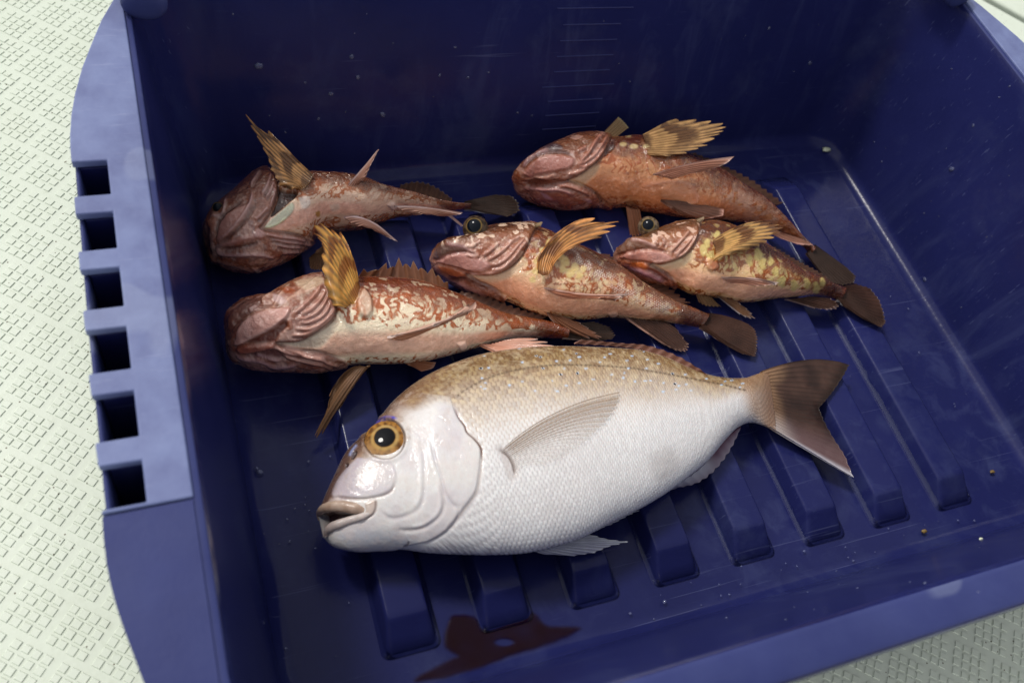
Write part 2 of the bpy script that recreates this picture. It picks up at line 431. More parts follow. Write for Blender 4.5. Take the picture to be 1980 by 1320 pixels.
# ------------------------------------------------------------------ fish bodies
class Fish:
    def __init__(s, name, label, cat, group, stations, t0, NU, seed):
        # stations: (upper px, lower px, half thickness, centre height)
        s.seed = seed; s.t0 = t0
        up = np.array([q[0] for q in stations], float); lo = np.array([q[1] for q in stations], float)
        mid = (up + lo) / 2; arc = np.r_[0, np.cumsum(np.linalg.norm(np.diff(mid, axis=0), axis=1))]
        data = np.c_[up, lo, [q[2] for q in stations], [q[3] for q in stations]]
        un = np.linspace(0, 1, NU); un = arc[-1] * un; D = pchip(arc, data, un)
        s.up, s.lo = D[:, :2], D[:, 2:4]
        B, ZC = D[:, 4], D[:, 5]
        cen = np.array([at(*((a + b) / 2), z) for a, b, z in zip(s.up, s.lo, ZC)])
        tan = np.gradient(cen, axis=0); tan /= np.linalg.norm(tan, axis=1)[:, None]
        th = np.concatenate([np.linspace(-.35, math.pi + .35, 200), np.linspace(math.pi + .35, 2 * math.pi - .35, 62)[1:-1]])
        s.NV = len(th); s.NU = NU
        P = np.zeros((NU, s.NV, 3))
        for i in range(NU):
            d = cen[i] - CAM; d /= np.linalg.norm(d)
            A = at(*s.up[i], ZC[i]); Bq = at(*s.lo[i], ZC[i])
            e1 = A - Bq; e1[2] = 0; L = np.linalg.norm(e1); e1 /= max(L, 1e-9)
            n = np.cross(tan[i], d); n /= np.linalg.norm(n)
            # real half width from the view: intersect with the plane through the centre facing the viewer
            ra, rb = ray(*s.up[i]), ray(*s.lo[i]); k = np.dot(cen[i] - CAM, d)
            wv = abs(np.dot(ra * (k / np.dot(ra, d)) - rb * (k / np.dot(rb, d)), n)) / 2
            b = min(B[i], wv / max(abs(n[2]), 1e-6) * .93) if abs(n[2]) > .05 else B[i]
            a = math.sqrt(max(wv ** 2 - (b * n[2]) ** 2, 1e-9)) / max(abs(np.dot(n, e1)), .3)
            P[i] = cen[i] + np.outer(np.cos(th) * a, e1) + np.outer(np.sin(th) * b, [0, 0, 1])
        s.P0 = P; s.th = th
        pts = P.reshape(-1, 3)
        s.root = thing(name, label, cat, (float(pts[:, 0].mean()), float(pts[:, 1].mean()), float(max(pts[:, 2].min(), 0))), group)
        s.N = s.normals(P)
        s.V = pts.copy(); s.Q = to_pixels(pts); s.n = s.N.reshape(-1, 3)
        s.face = sm(-.05, .25, -((s.n * ((pts - CAM) / np.linalg.norm(pts - CAM, axis=1)[:, None])).sum(1)))
        s.u = np.repeat(np.linspace(0, 1, NU), s.NV)
        # position across the fish: 0 at the upper outline, 1 at the lower outline
        ui = np.repeat(np.arange(NU), s.NV); ab = s.lo[ui] - s.up[ui]
        s.t = np.clip(((s.Q - s.up[ui]) * ab).sum(1) / np.maximum((ab * ab).sum(1), 1e-6), 0, 1)
        s.ui = ui; s.s = (un / 1.0)[ui]; s.wpx = np.linalg.norm(ab, axis=1)
        s.disp = np.zeros(len(pts)); s.col = np.zeros((len(pts), 3))
        s.faces = grid_faces(NU, s.NV, True)
        s.faces.append(tuple(range(s.NV))[::-1]); s.faces.append(tuple(range((NU - 1) * s.NV, NU * s.NV)))
        s.bvh = BVHTree.FromPolygons([Vector(v) for v in pts[:]], [f for f in s.faces[:-2]])
    def normals(s, P):
        du = np.gradient(P, axis=0); dv = np.roll(P, -1, 1) - np.roll(P, 1, 1)
        n = np.cross(du, dv); n /= np.maximum(np.linalg.norm(n, axis=2)[:, :, None], 1e-12)
        c = P.mean(1, keepdims=True)
        if (n * (P - c)).sum() < 0: n = -n
        return n
    def tint(s, wgt, c, k=1.0):
        wgt = np.clip(wgt * k * s.face, 0, 1)[:, None]; s.col = s.col * (1 - wgt) + np.array(c) * wgt
    ramp_, ktint = 1.0, 1.0
    def ridge(s, pts, width, amp, c=None, k=.8, taper=True):
        amp, k = amp * s.ramp_, k * s.ktint
        wg = line_w(s.Q, pts, width, taper); s.disp += wg * amp * .001 * s.face
        if c is not None: s.tint(wg, c, k)
    def patch(s, poly, feather, amp=0, c=None, k=1.0):
        wg = region(s.Q, smooth_line(list(poly) + [poly[0]], 4)[:-1], feather); s.disp += wg * amp * .001 * s.face
        if c is not None: s.tint(wg, c, k)
        return wg
    def hit(s, px, py, off=0.0):
        d = ray(px, py); r = s.bvh.ray_cast(Vector(CAM), Vector(d))
        if r[0] is None: return None
        return np.array(r[0]) + np.array(r[1]) * (off if np.dot(np.array(r[1]), d) < 0 else -off)
    def finish(s, mat, name='body', punch=0.0):
        if punch:
            l = (s.col @ np.array([.3, .6, .1]))[:, None]; c = np.clip(l + (s.col - l) * (1 + .95 * punch), .004, .95); s.col = .56 * (c / .56) ** (1 + punch)
        s.V = s.P0.reshape(-1, 3) + s.n * s.disp[:, None]
        s.V[:, 2] = np.maximum(s.V[:, 2], .0008)
        s.body = mesh_obj(name, s.V, s.faces, mat, s.root, np.clip(s.col, 0, 1))
        s.bvh = BVHTree.FromPolygons([Vector(v) for v in s.V], [f for f in s.faces[:-2]])
    # a fin: rays from a base line to a tip line, bent through an optional middle line
    def fin(s, name, base, tip, zb, zt, rays, colf, mid=None, zm=None, thick=.0011, notch=0.0, spiky=0.0, rel=False, ray_amp=.00035, bow=0.0, label=None, nj=26, keep=False, drape=0, rayw=.42):
        per = 8; ni = rays * per + 1
        def line(pts, z, n):
            q = resample(pts, n) if not keep or len(pts) == 1 else None
            if q is None:
                tt = np.linspace(0, 1, len(pts)); q = np.stack([np.interp(np.linspace(0, 1, n), tt, np.array(pts, float)[:, k]) for k in (0, 1)], 1)
            zz = np.interp(np.linspace(0, 1, n), np.linspace(0, 1, np.size(z)), np.atleast_1d(z)); out = []
            for (x, y), k in zip(q, zz):
                h_ = s.hit(x, y, k) if rel else None
                out.append(h_ if h_ is not None else at(x, y, k if not rel else s.lastz))
                if rel: s.lastz = out[-1][2]
            return np.array(out)
        s.lastz = .02
        b = line(base, zb, ni); t = line(tip, zt, ni); J = np.linspace(0, 1, nj)
        if mid is not None:
            m = line(mid, zm if zm is not None else (np.mean(zb) + np.mean(zt)) / 2, ni); ctl = 2 * m - .5 * (b + t)
        else: ctl = (b + t) / 2
        ri = np.arange(ni) / per; ph = np.abs(ri - np.round(ri)) * 2       # 0 on a ray, 1 between
        P = np.zeros((ni, nj, 3)); lim = 1 - notch * ph ** 1.3
        for i in range(ni):
            j = (J * lim[i])[:, None]
            P[i] = (1 - j) ** 2 * b[i] + 2 * j * (1 - j) * ctl[i] + j ** 2 * t[i]
        if drape:
            pq = to_pixels(P.reshape(-1, 3)).reshape(ni, nj, 2)
            for i in range(ni):
                for j in range(nj):
                    h_ = s.hit(pq[i, j, 0], pq[i, j, 1], drape * (1 + .8 * J[j]))
                    if h_ is not None: P[i, j] = h_
            for _ in range(8):
                P[1:-1] = (P[:-2] + 2 * P[1:-1] + P[2:]) / 4; P[:, 1:-1] = (P[:, :-2] + 2 * P[:, 1:-1] + P[:, 2:]) / 4
        du = np.gradient(P, axis=0); dv = np.gradient(P, axis=1); n = np.cross(du, dv); n /= np.maximum(np.linalg.norm(n, axis=2)[:, :, None], 1e-9)
        if (n[:, :, 2]).sum() < 0: n = -n
        w_ray = np.exp(-(ph / rayw) ** 2)[:, None]
        wob = .0008 * (fbm(P.reshape(-1, 3), 140, s.seed, 2) - .5).reshape(ni, nj) * J[None, :]
        if bow: wob = wob + bow * np.sin(np.pi * np.linspace(0, 1, ni))[:, None] * np.sin(np.pi * J * .9)[None, :]
        tk = (thick * (1 - .72 * J)[None, :] * (.45 + .55 * w_ray)) / 2
        top = P + n * (wob + tk + ray_amp * w_ray * (1 - .4 * J)[None, :])[:, :, None]; bot = P + n * (wob - tk)[:, :, None]
        top[:, :, 2] = np.maximum(top[:, :, 2], .0016); bot[:, :, 2] = np.maximum(bot[:, :, 2], .0009)
        V = np.concatenate([top.reshape(-1, 3), bot.reshape(-1, 3)]); o = ni * nj
        Fc = grid_faces(ni, nj) + grid_faces(ni, nj, off=o, flip=True)
        for i in range(ni - 1):
            Fc.append((i * nj + nj - 1, (i + 1) * nj + nj - 1, o + (i + 1) * nj + nj - 1, o + i * nj + nj - 1)); Fc.append(((i + 1) * nj, i * nj, o + i * nj, o + (i + 1) * nj))
        for j in range(nj - 1):
            Fc.append((j, j + 1, o + j + 1, o + j)); k = (ni - 1) * nj; Fc.append((k + j + 1, k + j, o + k + j, o + k + j + 1))
        I, JJ = np.meshgrid(np.linspace(0, 1, ni), J, indexing='ij'); W_ = np.repeat(w_ray, nj, 1)
        nz = fbm(P.reshape(-1, 3), 220, s.seed + 5, 3); nz2 = fbm(P.reshape(-1, 3), 90, s.seed + 9, 3)
        c = colf(I.ravel(), JJ.ravel(), W_.ravel(), nz, nz2)
        return mesh_obj(name, V, Fc, M_FIN, s.root, np.concatenate([c, c]), label=label)
    def tube(s, name, pts, rad, off, colf, mat, flat=1.0, n=60, label=None):
        q = resample(pts, n); rr = np.interp(np.linspace(0, 1, n), np.linspace(0, 1, np.size(rad)), np.atleast_1d(rad)); oo = np.interp(np.linspace(0, 1, n), np.linspace(0, 1, np.size(off)), np.atleast_1d(off))
        P = []; s.lastz = .03
        for (x, y), k in zip(q, oo):
            h_ = s.hit(x, y, k)
            if h_ is None: h_ = at(x, y, s.lastz)
            s.lastz = h_[2]; P.append(h_)
        P = np.array(P)
        for _ in range(6): P[1:-1] = (P[:-2] + 2 * P[1:-1] + P[2:]) / 4
        tg = np.gradient(P, axis=0); tg /= np.linalg.norm(tg, axis=1)[:, None]
        V = []; m = 20
        for i in range(n):
            vd = CAM - P[i]; vd /= np.linalg.norm(vd); e1 = np.cross(tg[i], vd); e1 /= np.linalg.norm(e1); e2 = np.cross(e1, tg[i])
            for k in range(m):
                a = 2 * math.pi * k / m; V.append(P[i] + (e1 * math.cos(a) + e2 * math.sin(a) * flat) * rr[i])
        V = np.array(V); Fc = grid_faces(n, m, True); Fc.append(tuple(range(m))); Fc.append(tuple(range((n - 1) * m, n * m))[::-1])
        nz = fbm(V, 300, s.seed + 3, 4)
        return mesh_obj(name, V, Fc, mat, s.root, colf(np.repeat(np.linspace(0, 1, n), m), nz))
    def eye(s, px, py, r, off, pupil, colf, squash=.62, axis=None, nb=0.0):
        c = s.hit(px, py, off); c = at(px, py, .04) if c is None else c
        vd = CAM - c; vd /= np.linalg.norm(vd)
        if nb:
            nn = [s.bvh.ray_cast(Vector(CAM), Vector(ray(px + dx, py + dy)))[1] for dx in (-20, 20, 60) for dy in (-20, 20, 60)]; nn = np.mean([np.array(q) * np.sign(np.array(q) @ vd) for q in nn if q is not None], 0); vd = vd * (1 - nb) + nn / np.linalg.norm(nn) * nb
        ax = vd + (np.array(axis) if axis is not None else 0); ax /= np.linalg.norm(ax)
        e1 = np.cross(ax, [0, 1, 0]); e1 /= np.linalg.norm(e1); e2 = np.cross(ax, e1)
        rows, m = 40, 64; V = []; ang = []; az = []
        for i in range(rows + 1):
            a = math.pi * (i / rows) * .75
            for k in range(m):
                p = 2 * math.pi * k / m
                V.append(c + r * (ax * math.cos(a) * squash + (e1 * math.cos(p) + e2 * math.sin(p)) * math.sin(a))); ang.append(math.sin(a) if a < math.pi / 2 else 1.0); az.append(p)
        V = np.array(V); nz = fbm(V, 500, s.seed, 3)
        return mesh_obj('eye', V, grid_faces(rows + 1, m, True), M_EYE, s.root, colf(np.array(ang), np.array(az), nz))

def mixc(a, b, t): t = np.asarray(t, float); t = t[:, None] if t.ndim else t; return np.asarray(a) * (1 - t) + np.asarray(b) * t
#FISH#
# ------------------------------------------------------------------ red sea bream
def build_bream():
    st = [((617, 985), (627, 1036), .0050, .0330), ((626, 962), (640, 1049), .0085, .0335), ((645, 919), (668, 1059), .0125, .0340), ((668, 871), (705, 1062), .0165, .0350),
          ((691, 846), (740, 1060), .0190, .0355), ((719, 821), (782, 1058), .0205, .0360), ((754, 774), (827, 1062), .0220, .0365), ((789, 741), (870, 1063), .0235, .0370), ((824, 717), (910, 1063), .0245, .0375),
          ((876, 692), (960, 1062), .0255, .0380), ((928, 675), (1010, 1058), .0255, .0380), ((981, 666), (1060, 1049), .0252, .0380), ((1025, 662), (1105, 1036), .0245, .0375), ((1068, 661), (1142, 1021), .0235, .0370), ((1130, 663), (1190, 998), .0220, .0355),
          ((1190, 667), (1238, 975), .0205, .0340), ((1238, 673), (1290, 946), .0185, .0325), ((1285, 688), (1330, 919), .0165, .0310), ((1330, 710), (1368, 889), .0145, .0290), ((1372, 726), (1402, 850), .0125, .0270),
          ((1410, 731), (1430, 824), .0105, .0250), ((1441, 729), (1457, 816), .0090, .0235), ((1462, 722), (1478, 822), .0058, .0225), ((1484, 716), (1500, 833), .0018, .0218)]
    f = Fish('red_sea_bream', 'big silvery white sea bream with golden back and amber eye, largest of the fish', 'fish', None, st, .75, 950, 11)
    V, Q, t = f.V, f.Q, f.t
    n1 = fbm(V, 60, 1, 4); n2 = fbm(V, 260, 2, 4); n3 = fbm(V, 25, 3, 3)
    f.col[:] = mixc((.68, .655, .645), (.77, .75, .73), n1)
    f.tint(sm(.80, 1.0, t), (.64, .66, .69), .5)
    # scales
    body = region(Q, [(905, 640), (800, 690), (765, 770), (800, 790), (850, 775), (880, 790), (905, 830), (935, 880), (935, 930), (905, 985), (860, 1040), (800, 1075), (1100, 1120), (1400, 950), (1500, 840), (1500, 700), (1300, 640), (1000, 630)], 14)
    a = Q[:, 0] - .16 * (Q[:, 1] - 850); b = Q[:, 1] + .13 * (Q[:, 0] - 850); size = 9.5 * (.55 + .45 * np.clip(f.wpx / 380, 0, 1))
    row = b / (size * .92); ri = np.floor(row); fy = row - ri - .5; cx = a / size + .5 * (ri % 2); fx = cx - np.floor(cx) - .5
    dd = np.sqrt(((fx + .25) * 1.05) ** 2 + (fy * .95) ** 2); edge = sm(.38, .62, dd)
    sid = _h(np.floor(cx).astype(np.int64), ri.astype(np.int64), np.zeros(len(ri), np.int64), 5)
    f.disp += body * (.00016 * (.55 - edge) + .00008 * (sid - .5)) * sm(.02, .1, t)
    up = 1 - sm(.20, .46, t + .10 * (n1 - .5))
    brown = sm(.50, .06, t + .14 * (n3 - .5)) * body
    f.tint(brown, (.33, .185, .062), .95)
    f.tint(sm(.22, .0, t + .1 * (n1 - .5)) * body, (.105, .052, .020), .9)
    f.tint(body * up * edge, (.19, .10, .04), .42); f.tint(body * up * (1 - edge) * sm(.2, 1.0, sid), (.62, .45, .20), .28); f.tint(body * up * sm(.6, .0, sid), (.14, .07, .025), .30); f.tint(body * up * sm(.48, .68, fbm(V, 420, 14, 3)), (.74, .60, .36), .18); f.tint(body * up * sm(.5, .7, n2), (.62, .50, .33), .35)  # gold and dark scale tints also paint in metallic sparkle
    f.tint(body * edge * (1 - up) * sm(.62, .3, t), (.50, .33, .20), .50)
    f.tint(body * edge * sm(.3, .6, t), (.47, .44, .44), .55)
    f.tint(body * (sid > .6) * (1 - edge) * sm(.3, .6, t), (.84, .83, .82), .45)
    f.tint(body * sm(.50, .75, n3) * sm(.35, .6, t), (.56, .50, .48), .22)
    # brown forehead and nape
    nose = sm(905, 700, Q[:, 0]); dpx = t * f.wpx; fh = nose * sm(98, 18, dpx + 50 * (n1 - .5) + 34 * (n2 - .5)); f.tint(fh, (.30, .165, .09), .9)
    f.tint(nose * sm(34, 0, dpx + 26 * (n2 - .5)), (.10, .048, .032), .95)
    f.tint(nose * sm(.5, .1, t) * sm(.56, .68, n2), (.14, .07, .045), .4)
    pk = region(Q, [(1425, 715), (1470, 715), (1510, 700), (1510, 845), (1480, 830), (1450, 800)], 16); f.tint(pk, (.30, .175, .10), .8); f.tint(sm(1462, 1490, Q[:, 0]), (.20, .11, .065), .8)
    
    # head plates
    f.ramp_, f.ktint = .70, 1.35
    head = region(Q, smooth_line(Zc(4.4, 600, 780, [(1190, -60), (1215, 40), (1250, 120), (1305, 195), (1325, 250), (1390, 310), (1438, 380), (1440, 480), (1425, 620), (1393, 760), (1290, 900), (1160, 1070), (1010, 1165), (850, 1200)]) + [(600, 1100), (560, 900), (700, 700)], 5)[:-1], 1.6)
    f.disp += head * .0006 * sm(.05, .2, t)
    gill = Zc(4.4, 600, 780, [(1215, 30), (1250, 120), (1305, 195), (1325, 250), (1390, 310), (1442, 380), (1446, 480), (1430, 620), (1398, 760), (1295, 905), (1165, 1075), (1015, 1165)])
    f.ridge([(x + 3, y) for x, y in gill], 3.4, -.6, (.36, .27, .23), .42)
    f.ridge([(x + 2, y) for x, y in gill[:7]], 2.4, 0, (.14, .07, .05), .75)
    f.patch(Zc(4.4, 600, 780, [(1060, 0), (1190, 20), (1250, 140), (1300, 230), (1390, 330), (1420, 470), (1400, 640), (1360, 790), (1270, 870), (1160, 760), (1090, 560), (1040, 360)]), 6, .25, (.62, .585, .59), .60)
    f.patch(Zc(4.4, 600, 780, [(1080, 20), (1200, 0), (1260, 90), (1300, 230), (1270, 330), (1150, 250)]), 8, 0, (.42, .36, .40), .35)
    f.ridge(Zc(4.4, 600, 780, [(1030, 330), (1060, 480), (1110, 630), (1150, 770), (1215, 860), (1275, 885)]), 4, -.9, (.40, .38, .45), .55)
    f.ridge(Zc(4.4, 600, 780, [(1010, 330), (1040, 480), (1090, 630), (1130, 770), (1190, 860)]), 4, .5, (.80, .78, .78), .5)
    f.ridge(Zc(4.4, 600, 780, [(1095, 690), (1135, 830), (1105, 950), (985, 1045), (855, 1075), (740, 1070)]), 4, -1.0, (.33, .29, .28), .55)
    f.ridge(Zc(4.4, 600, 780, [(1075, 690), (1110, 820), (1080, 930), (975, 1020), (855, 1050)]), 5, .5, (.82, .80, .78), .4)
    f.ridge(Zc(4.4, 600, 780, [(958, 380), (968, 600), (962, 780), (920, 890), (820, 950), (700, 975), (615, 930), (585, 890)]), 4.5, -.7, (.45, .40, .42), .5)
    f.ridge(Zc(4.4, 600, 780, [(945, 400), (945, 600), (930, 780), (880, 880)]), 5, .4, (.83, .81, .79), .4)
    f.ridge(Zc(4.4, 600, 780, [(1430, 690), (1440, 740), (1350, 890), (1210, 1040), (1080, 1140), (960, 1190)]), 3.5, -.5, (.45, .42, .44), .4)
    f.ridge(Zc(4.4, 600, 780, [(1270, 890), (1240, 980), (1160, 1070)]), 3, -.5, (.45, .42, .44), .4)
    f.patch(Zc(4.4, 600, 780, [(400, 465), (520, 470), (650, 460), (720, 560), (722, 690), (650, 770), (440, 808), (200, 800), (225, 660), (320, 540)]), 3, .35, (.50, .44, .49), .85)
    f.ridge(Zc(4.4, 600, 780, [(170, 805), (250, 800), (440, 812), (600, 785), (690, 740), (722, 660)]), 2.6, -1.1, (.20, .13, .12), .75)
    f.tint(region(Q, Zc(4.4, 600, 780, [(1000, 950), (1140, 980), (1200, 1100), (980, 1180), (700, 1190), (400, 1160), (500, 1050), (740, 1085), (900, 1090)]), 10) * sm(.35, .6, n1), (.42, .43, .46), .6)
    f.tint(region(Q, Zc(4.4, 600, 780, [(230, 1120), (420, 1050), (700, 1120), (900, 1200), (700, 1235), (350, 1240)]), 14), (.42, .44, .51), .8)
    ht = fbm(V, 75, 33, 4); f.tint(head * sm(.50, .66, ht) * sm(.12, .25, t), (.55, .47, .49), .45); f.tint(head * sm(.47, .36, ht) * sm(.12, .25, t), (.74, .70, .62), .35); f.tint(head * sm(.56, .70, fbm(V, 260, 34, 4)) * sm(.7, .2, t), (.46, .36, .30), .40)
    f.ridge(Zc(4.4, 600, 780, [(835, 1165), (830, 1195), (790, 1215)]), 2.2, -.8, (.16, .13, .13), .8)
    f.tint(head * sm(.60, .78, n2) * sm(.25, .5, t), (.52, .42, .38), .25)
    f.tint(region(Q, Zc(4.4, 600, 780, [(100, 830), (200, 600), (320, 380), (420, 280), (470, 240), (430, 330), (330, 520), (230, 660), (190, 800)]), 10), (.10, .055, .045), .85)
    f.ramp_, f.ktint = 1.0, 1.0
    cheek = head * sm(.15, .3, t); f.tint(head * (1 - sm(.1, .5, fh)), (.64, .61, .60), .25); f.disp += cheek * (.00022 * (fbm(V, 330, 8, 4) - .5) + .00012 * (fbm(V, 1100, 9, 2) - .5)); f.tint(cheek * sm(.52, .66, fbm(V, 520, 10, 3)), (.66, .58, .54), .30); f.tint(cheek * sm(.55, .7, fbm(V, 150, 12, 4)), (.68, .60, .58), .30)
    # nostrils and the blue line above the eye
    f.patch(Zc(4.4, 600, 780, [(345, 470), (360, 420), (390, 400), (395, 430), (370, 470)]), 1.5, -1.4, (.04, .025, .025), .9)
    f.patch(Zc(4.4, 600, 780, [(295, 545), (300, 515), (325, 510), (325, 540)]), 1.2, -.9, (.05, .03, .03), .9)
    f.ridge(Zc(4.4, 600, 780, [(330, 450), (355, 400), (400, 345)]), 2.4, .3, (.30, .36, .62), .7)
    f.ridge(Zc(4.4, 600, 780, [(530, 180), (580, 152), (650, 128), (700, 126), (745, 142)]), 3.6, .6, (.09, .08, .50), 1.0)
    # mouth
    f.patch(Zc(4.4, 600, 780, [(70, 935), (130, 915), (240, 925), (350, 940), (420, 945), (400, 962), (300, 990), (225, 1020), (150, 1060), (70, 1080), (20, 1010)]), 2.2, -6.5, (.055, .025, .02), 1.0)
    f.patch(Zc(4.4, 600, 780, [(470, 850), (560, 820), (555, 900), (520, 950), (440, 985), (400, 965), (470, 920)]), 2.5, .6, (.52, .40, .33), .8)
    f.ridge(Zc(4.4, 600, 780, [(560, 815), (556, 900), (520, 955), (440, 990)]), 2.2, -.7, (.26, .18, .15), .6)
    eye_r = np.sqrt(((Q[:, 0] - 744) / 1.02) ** 2 + (Q[:, 1] - 849) ** 2); f.tint(np.exp(-((eye_r - 38) / 3.2) ** 2), (.07, .045, .035), .8); f.tint(sm(60, 40, eye_r) * sm(.45, .6, n2) * sm(880, 830, Q[:, 1]), (.36, .22, .12), .5); f.disp += .0007 * np.exp(-((eye_r - 43) / 5) ** 2) - .0026 * sm(41, 33, eye_r) * sm(8, 30, dpx)
    # lateral line, blue spots
    ll = [(883, 767), (904, 751), (946, 730), (998, 715), (1068, 706), (1137, 706), (1215, 711), (1274, 720), (1344, 733), (1396, 743), (1441, 754)]
    wl = line_w(Q, ll, 1.9, False); dash = .5 + .5 * np.sign(np.sin(Q[:, 0] * 2 * math.pi / 8.5)); f.tint(wl * (.45 + .55 * dash), (.085, .05, .025), .9)
    r2 = random.Random(5); spots = [(1090, 676), (1120, 690), (1160, 700), (1180, 684), (1212, 697), (1250, 712), (1183, 724), (1147, 733), (1174, 738), (1228, 737), (1258, 736), (1300, 722), (1325, 724), (1366, 732), (1402, 737), (1283, 740), (1305, 742), (1395, 744), (1215, 712), (1133, 712), (1050, 712), (1010, 737), (985, 745), (1076, 698), (1068, 735), (930, 712), (1112, 660), (1273, 703), (1252, 695), (1010, 700), (1045, 690), (1095, 745), (1327, 743), (1436, 741), (1415, 735), (1120, 741), (937, 751), (1222, 688)]
    for _ in range(34): spots.append((r2.uniform(930, 1440), r2.uniform(668, 760)))
    for (x, y) in spots:
        d = np.sqrt(((Q[:, 0] - x - .4 * (y - Q[:, 1])) / r2.uniform(2.6, 4.6)) ** 2 + ((Q[:, 1] - y) / r2.uniform(1.6, 2.5)) ** 2 + .5 * (n2 - .5)); f.tint(sm(1.15, .5, d), (.52, .68, .88), r2.uniform(.4, .8))
    f.patch([(958, 866), (972, 862), (990, 880), (1003, 905), (1000, 925), (985, 930), (975, 900)], 5, -.5, (.50, .44, .42), .6)
    f.ridge([(966, 868), (984, 882), (994, 902), (996, 918)], 2.6, -1.0, (.13, .08, .06), .75)
    f.patch([(1255, 880), (1300, 865), (1310, 905), (1280, 930), (1262, 920)], 12, 0, (.38, .35, .34), .4)
    f.disp += .00010 * (n2 - .5) + .0004 * (n1 - .5) * sm(.1, .3, t)
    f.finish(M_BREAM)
    # eye
    def ec(a, p, nz):
        c = mixc((.36, .17, .04), (.12, .05, .016), sm(.35, .65, nz))
        ring = sm(.46, .54, a) * sm(.70, .56, a); c = mixc(c, (.70, .52, .22), 0) * (1 - ring[:, None] * .0)
        c = c * (1 - (.75 * ring)[:, None]) + np.array((.50, .33, .12)) * (.75 * ring)[:, None]
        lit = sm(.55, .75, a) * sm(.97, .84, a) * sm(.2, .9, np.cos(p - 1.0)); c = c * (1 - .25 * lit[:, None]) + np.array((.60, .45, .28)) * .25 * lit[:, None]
        e = sm(.90, .98, a); c = c * (1 - e[:, None]) + np.array((.10, .06, .035)) * e[:, None]
        pu = sm(.48, .45, a); return c * (1 - pu[:, None]) + np.array((.004, .004, .005)) * pu[:, None]
    f.eye(745, 850, .0124, -.0010, .5, ec, .42, nb=.8)
    # lips
    lipc = lambda u, nz: mixc((.26, .155, .10), (.52, .40, .32), np.clip(nz * 1.2 - .1, 0, 1))
    lipd = lambda u, nz: mixc((.30, .24, .22), (.54, .47, .44), np.clip(u * 1.4, 0, 1))
    f.tube('upper_lip', Zc(4.4, 600, 780, [(95, 985), (80, 935), (110, 893), (200, 872), (300, 876), (390, 893), (455, 907)]), [.0010, .0021, .0028, .0030, .0031, .0030, .0016], [-.001, 0, 0, 0, 0, 0, -.001], lipc, M_LIP, .8)
    f.tube('lower_lip', Zc(4.4, 600, 780, [(140, 1120), (145, 1085), (185, 1050), (260, 1018), (340, 990), (430, 965), (510, 930)]), [.0015, .0025, .0025, .0022, .0021, .0019, .0010], [0, 0, .0002, 0, 0, 0, -.001], lipd, M_LIP, .8)
    # fins
    def pect(i, j, w_, nz, nz2):
        c = mixc((.50, .40, .32), (.30, .19, .11), w_ * (1 - i)); a = (.10 + .46 * w_) * (1 - .93 * sm(.0, .70, i)) * sm(0, .06, j) + .10 * w_
        return np.c_[c, np.clip(a * (1 - .3 * j), .04, 1)]
    f.fin('pectoral_fin', [(968, 869), (980, 880), (992, 898), (996, 918)], [(1193, 763), (1186, 790), (1150, 835), (1095, 880), (1040, 905)], [.0010, .0012, .0012, .0008], [.0016, .0014, .0012, .0008], 17, pect, thick=.0006, rel=True, ray_amp=.00025, drape=.0010, nj=40, mid=[(1075, 800), (1085, 815), (1075, 840), (1050, 870), (1020, 900)])
    pale = lambda ca, cb, al: (lambda i, j, w_, nz, nz2: np.c_[mixc(ca, cb, np.clip(.6 * nz + .5 * j * (1 - i) - .1, 0, 1)) * (.85 + .25 * w_[:, None]), np.clip(al + .35 * w_ - .1 * j, 0, 1)])
    f.fin('pelvic_fin', [(1030, 1046), (1060, 1040), (1090, 1032)], [(1140, 1030), (1190, 1009), (1236, 986)], [.026, .028, .030], [.022, .023, .024], 7, pale((.56, .58, .63), (.30, .29, .40), .85), notch=.04)
    f.fin('pelvic_fin', [(1012, 1054), (1030, 1050), (1050, 1045)], [(1075, 1070), (1110, 1073), (1150, 1068), (1178, 1056), (1214, 1047), (1170, 1041), (1138, 1031)], [.026, .027, .028], [.020, .020, .020, .020, .020, .021, .022], 12, pale((.62, .65, .70), (.30, .28, .42), .9), mid=[(1042, 1067), (1066, 1066), (1090, 1060), (1105, 1053), (1120, 1048), (1105, 1043), (1092, 1038)], notch=.03, keep=True)
    f.fin('anal_fin', [(1292, 944), (1330, 922), (1362, 896), (1400, 850), (1431, 824)], [(1305, 944), (1352, 932), (1388, 903), (1414, 866), (1431, 830)], .022, [.016, .016, .016, .018, .02], 11, lambda i, j, w_, nz, nz2: np.c_[mixc(mixc((.62, .62, .66), (.15, .06, .09), sm(.42, .62, i)), (.35, .30, .36), j), np.full(len(i), .95)], notch=.12, ray_amp=.0002)
    f.fin('dorsal_fin', [(1110, 664), (1180, 668), (1240, 676), (1300, 697), (1340, 716), (1364, 726)], [(1125, 656), (1200, 663), (1256, 668), (1310, 687), (1350, 711), (1368, 725)], .034, .037, 13, lambda i, j, w_, nz, nz2: np.c_[mixc((.16, .06, .035), (.32, .16, .12), w_), np.full(len(i), .95)], notch=.15, ray_amp=.0002)
    def tailc(i, j, w_, nz, nz2):
        c = mixc((.036, .020, .016), (.105, .055, .040), np.clip(nz2 * 1.5 - .3, 0, 1) * .85 + .10 * w_)
        c = c * (1 - .6 * sm(.80, 1.0, j))[:, None]
        low = sm(.62, .95, i); c = mixc(c, (.20, .12, .13), 0) * (1 - low[:, None]) + np.array((.16, .095, .095)) * low[:, None]
        ed = sm(.95, 1.0, i); c = c * (1 - ed[:, None]) + np.array((.58, .55, .60)) * ed[:, None]
        st = sm(.34, .02, j + .3 * (nz2 - .5)); c = c * (1 - st[:, None]) + np.array((.30, .175, .10)) * st[:, None]
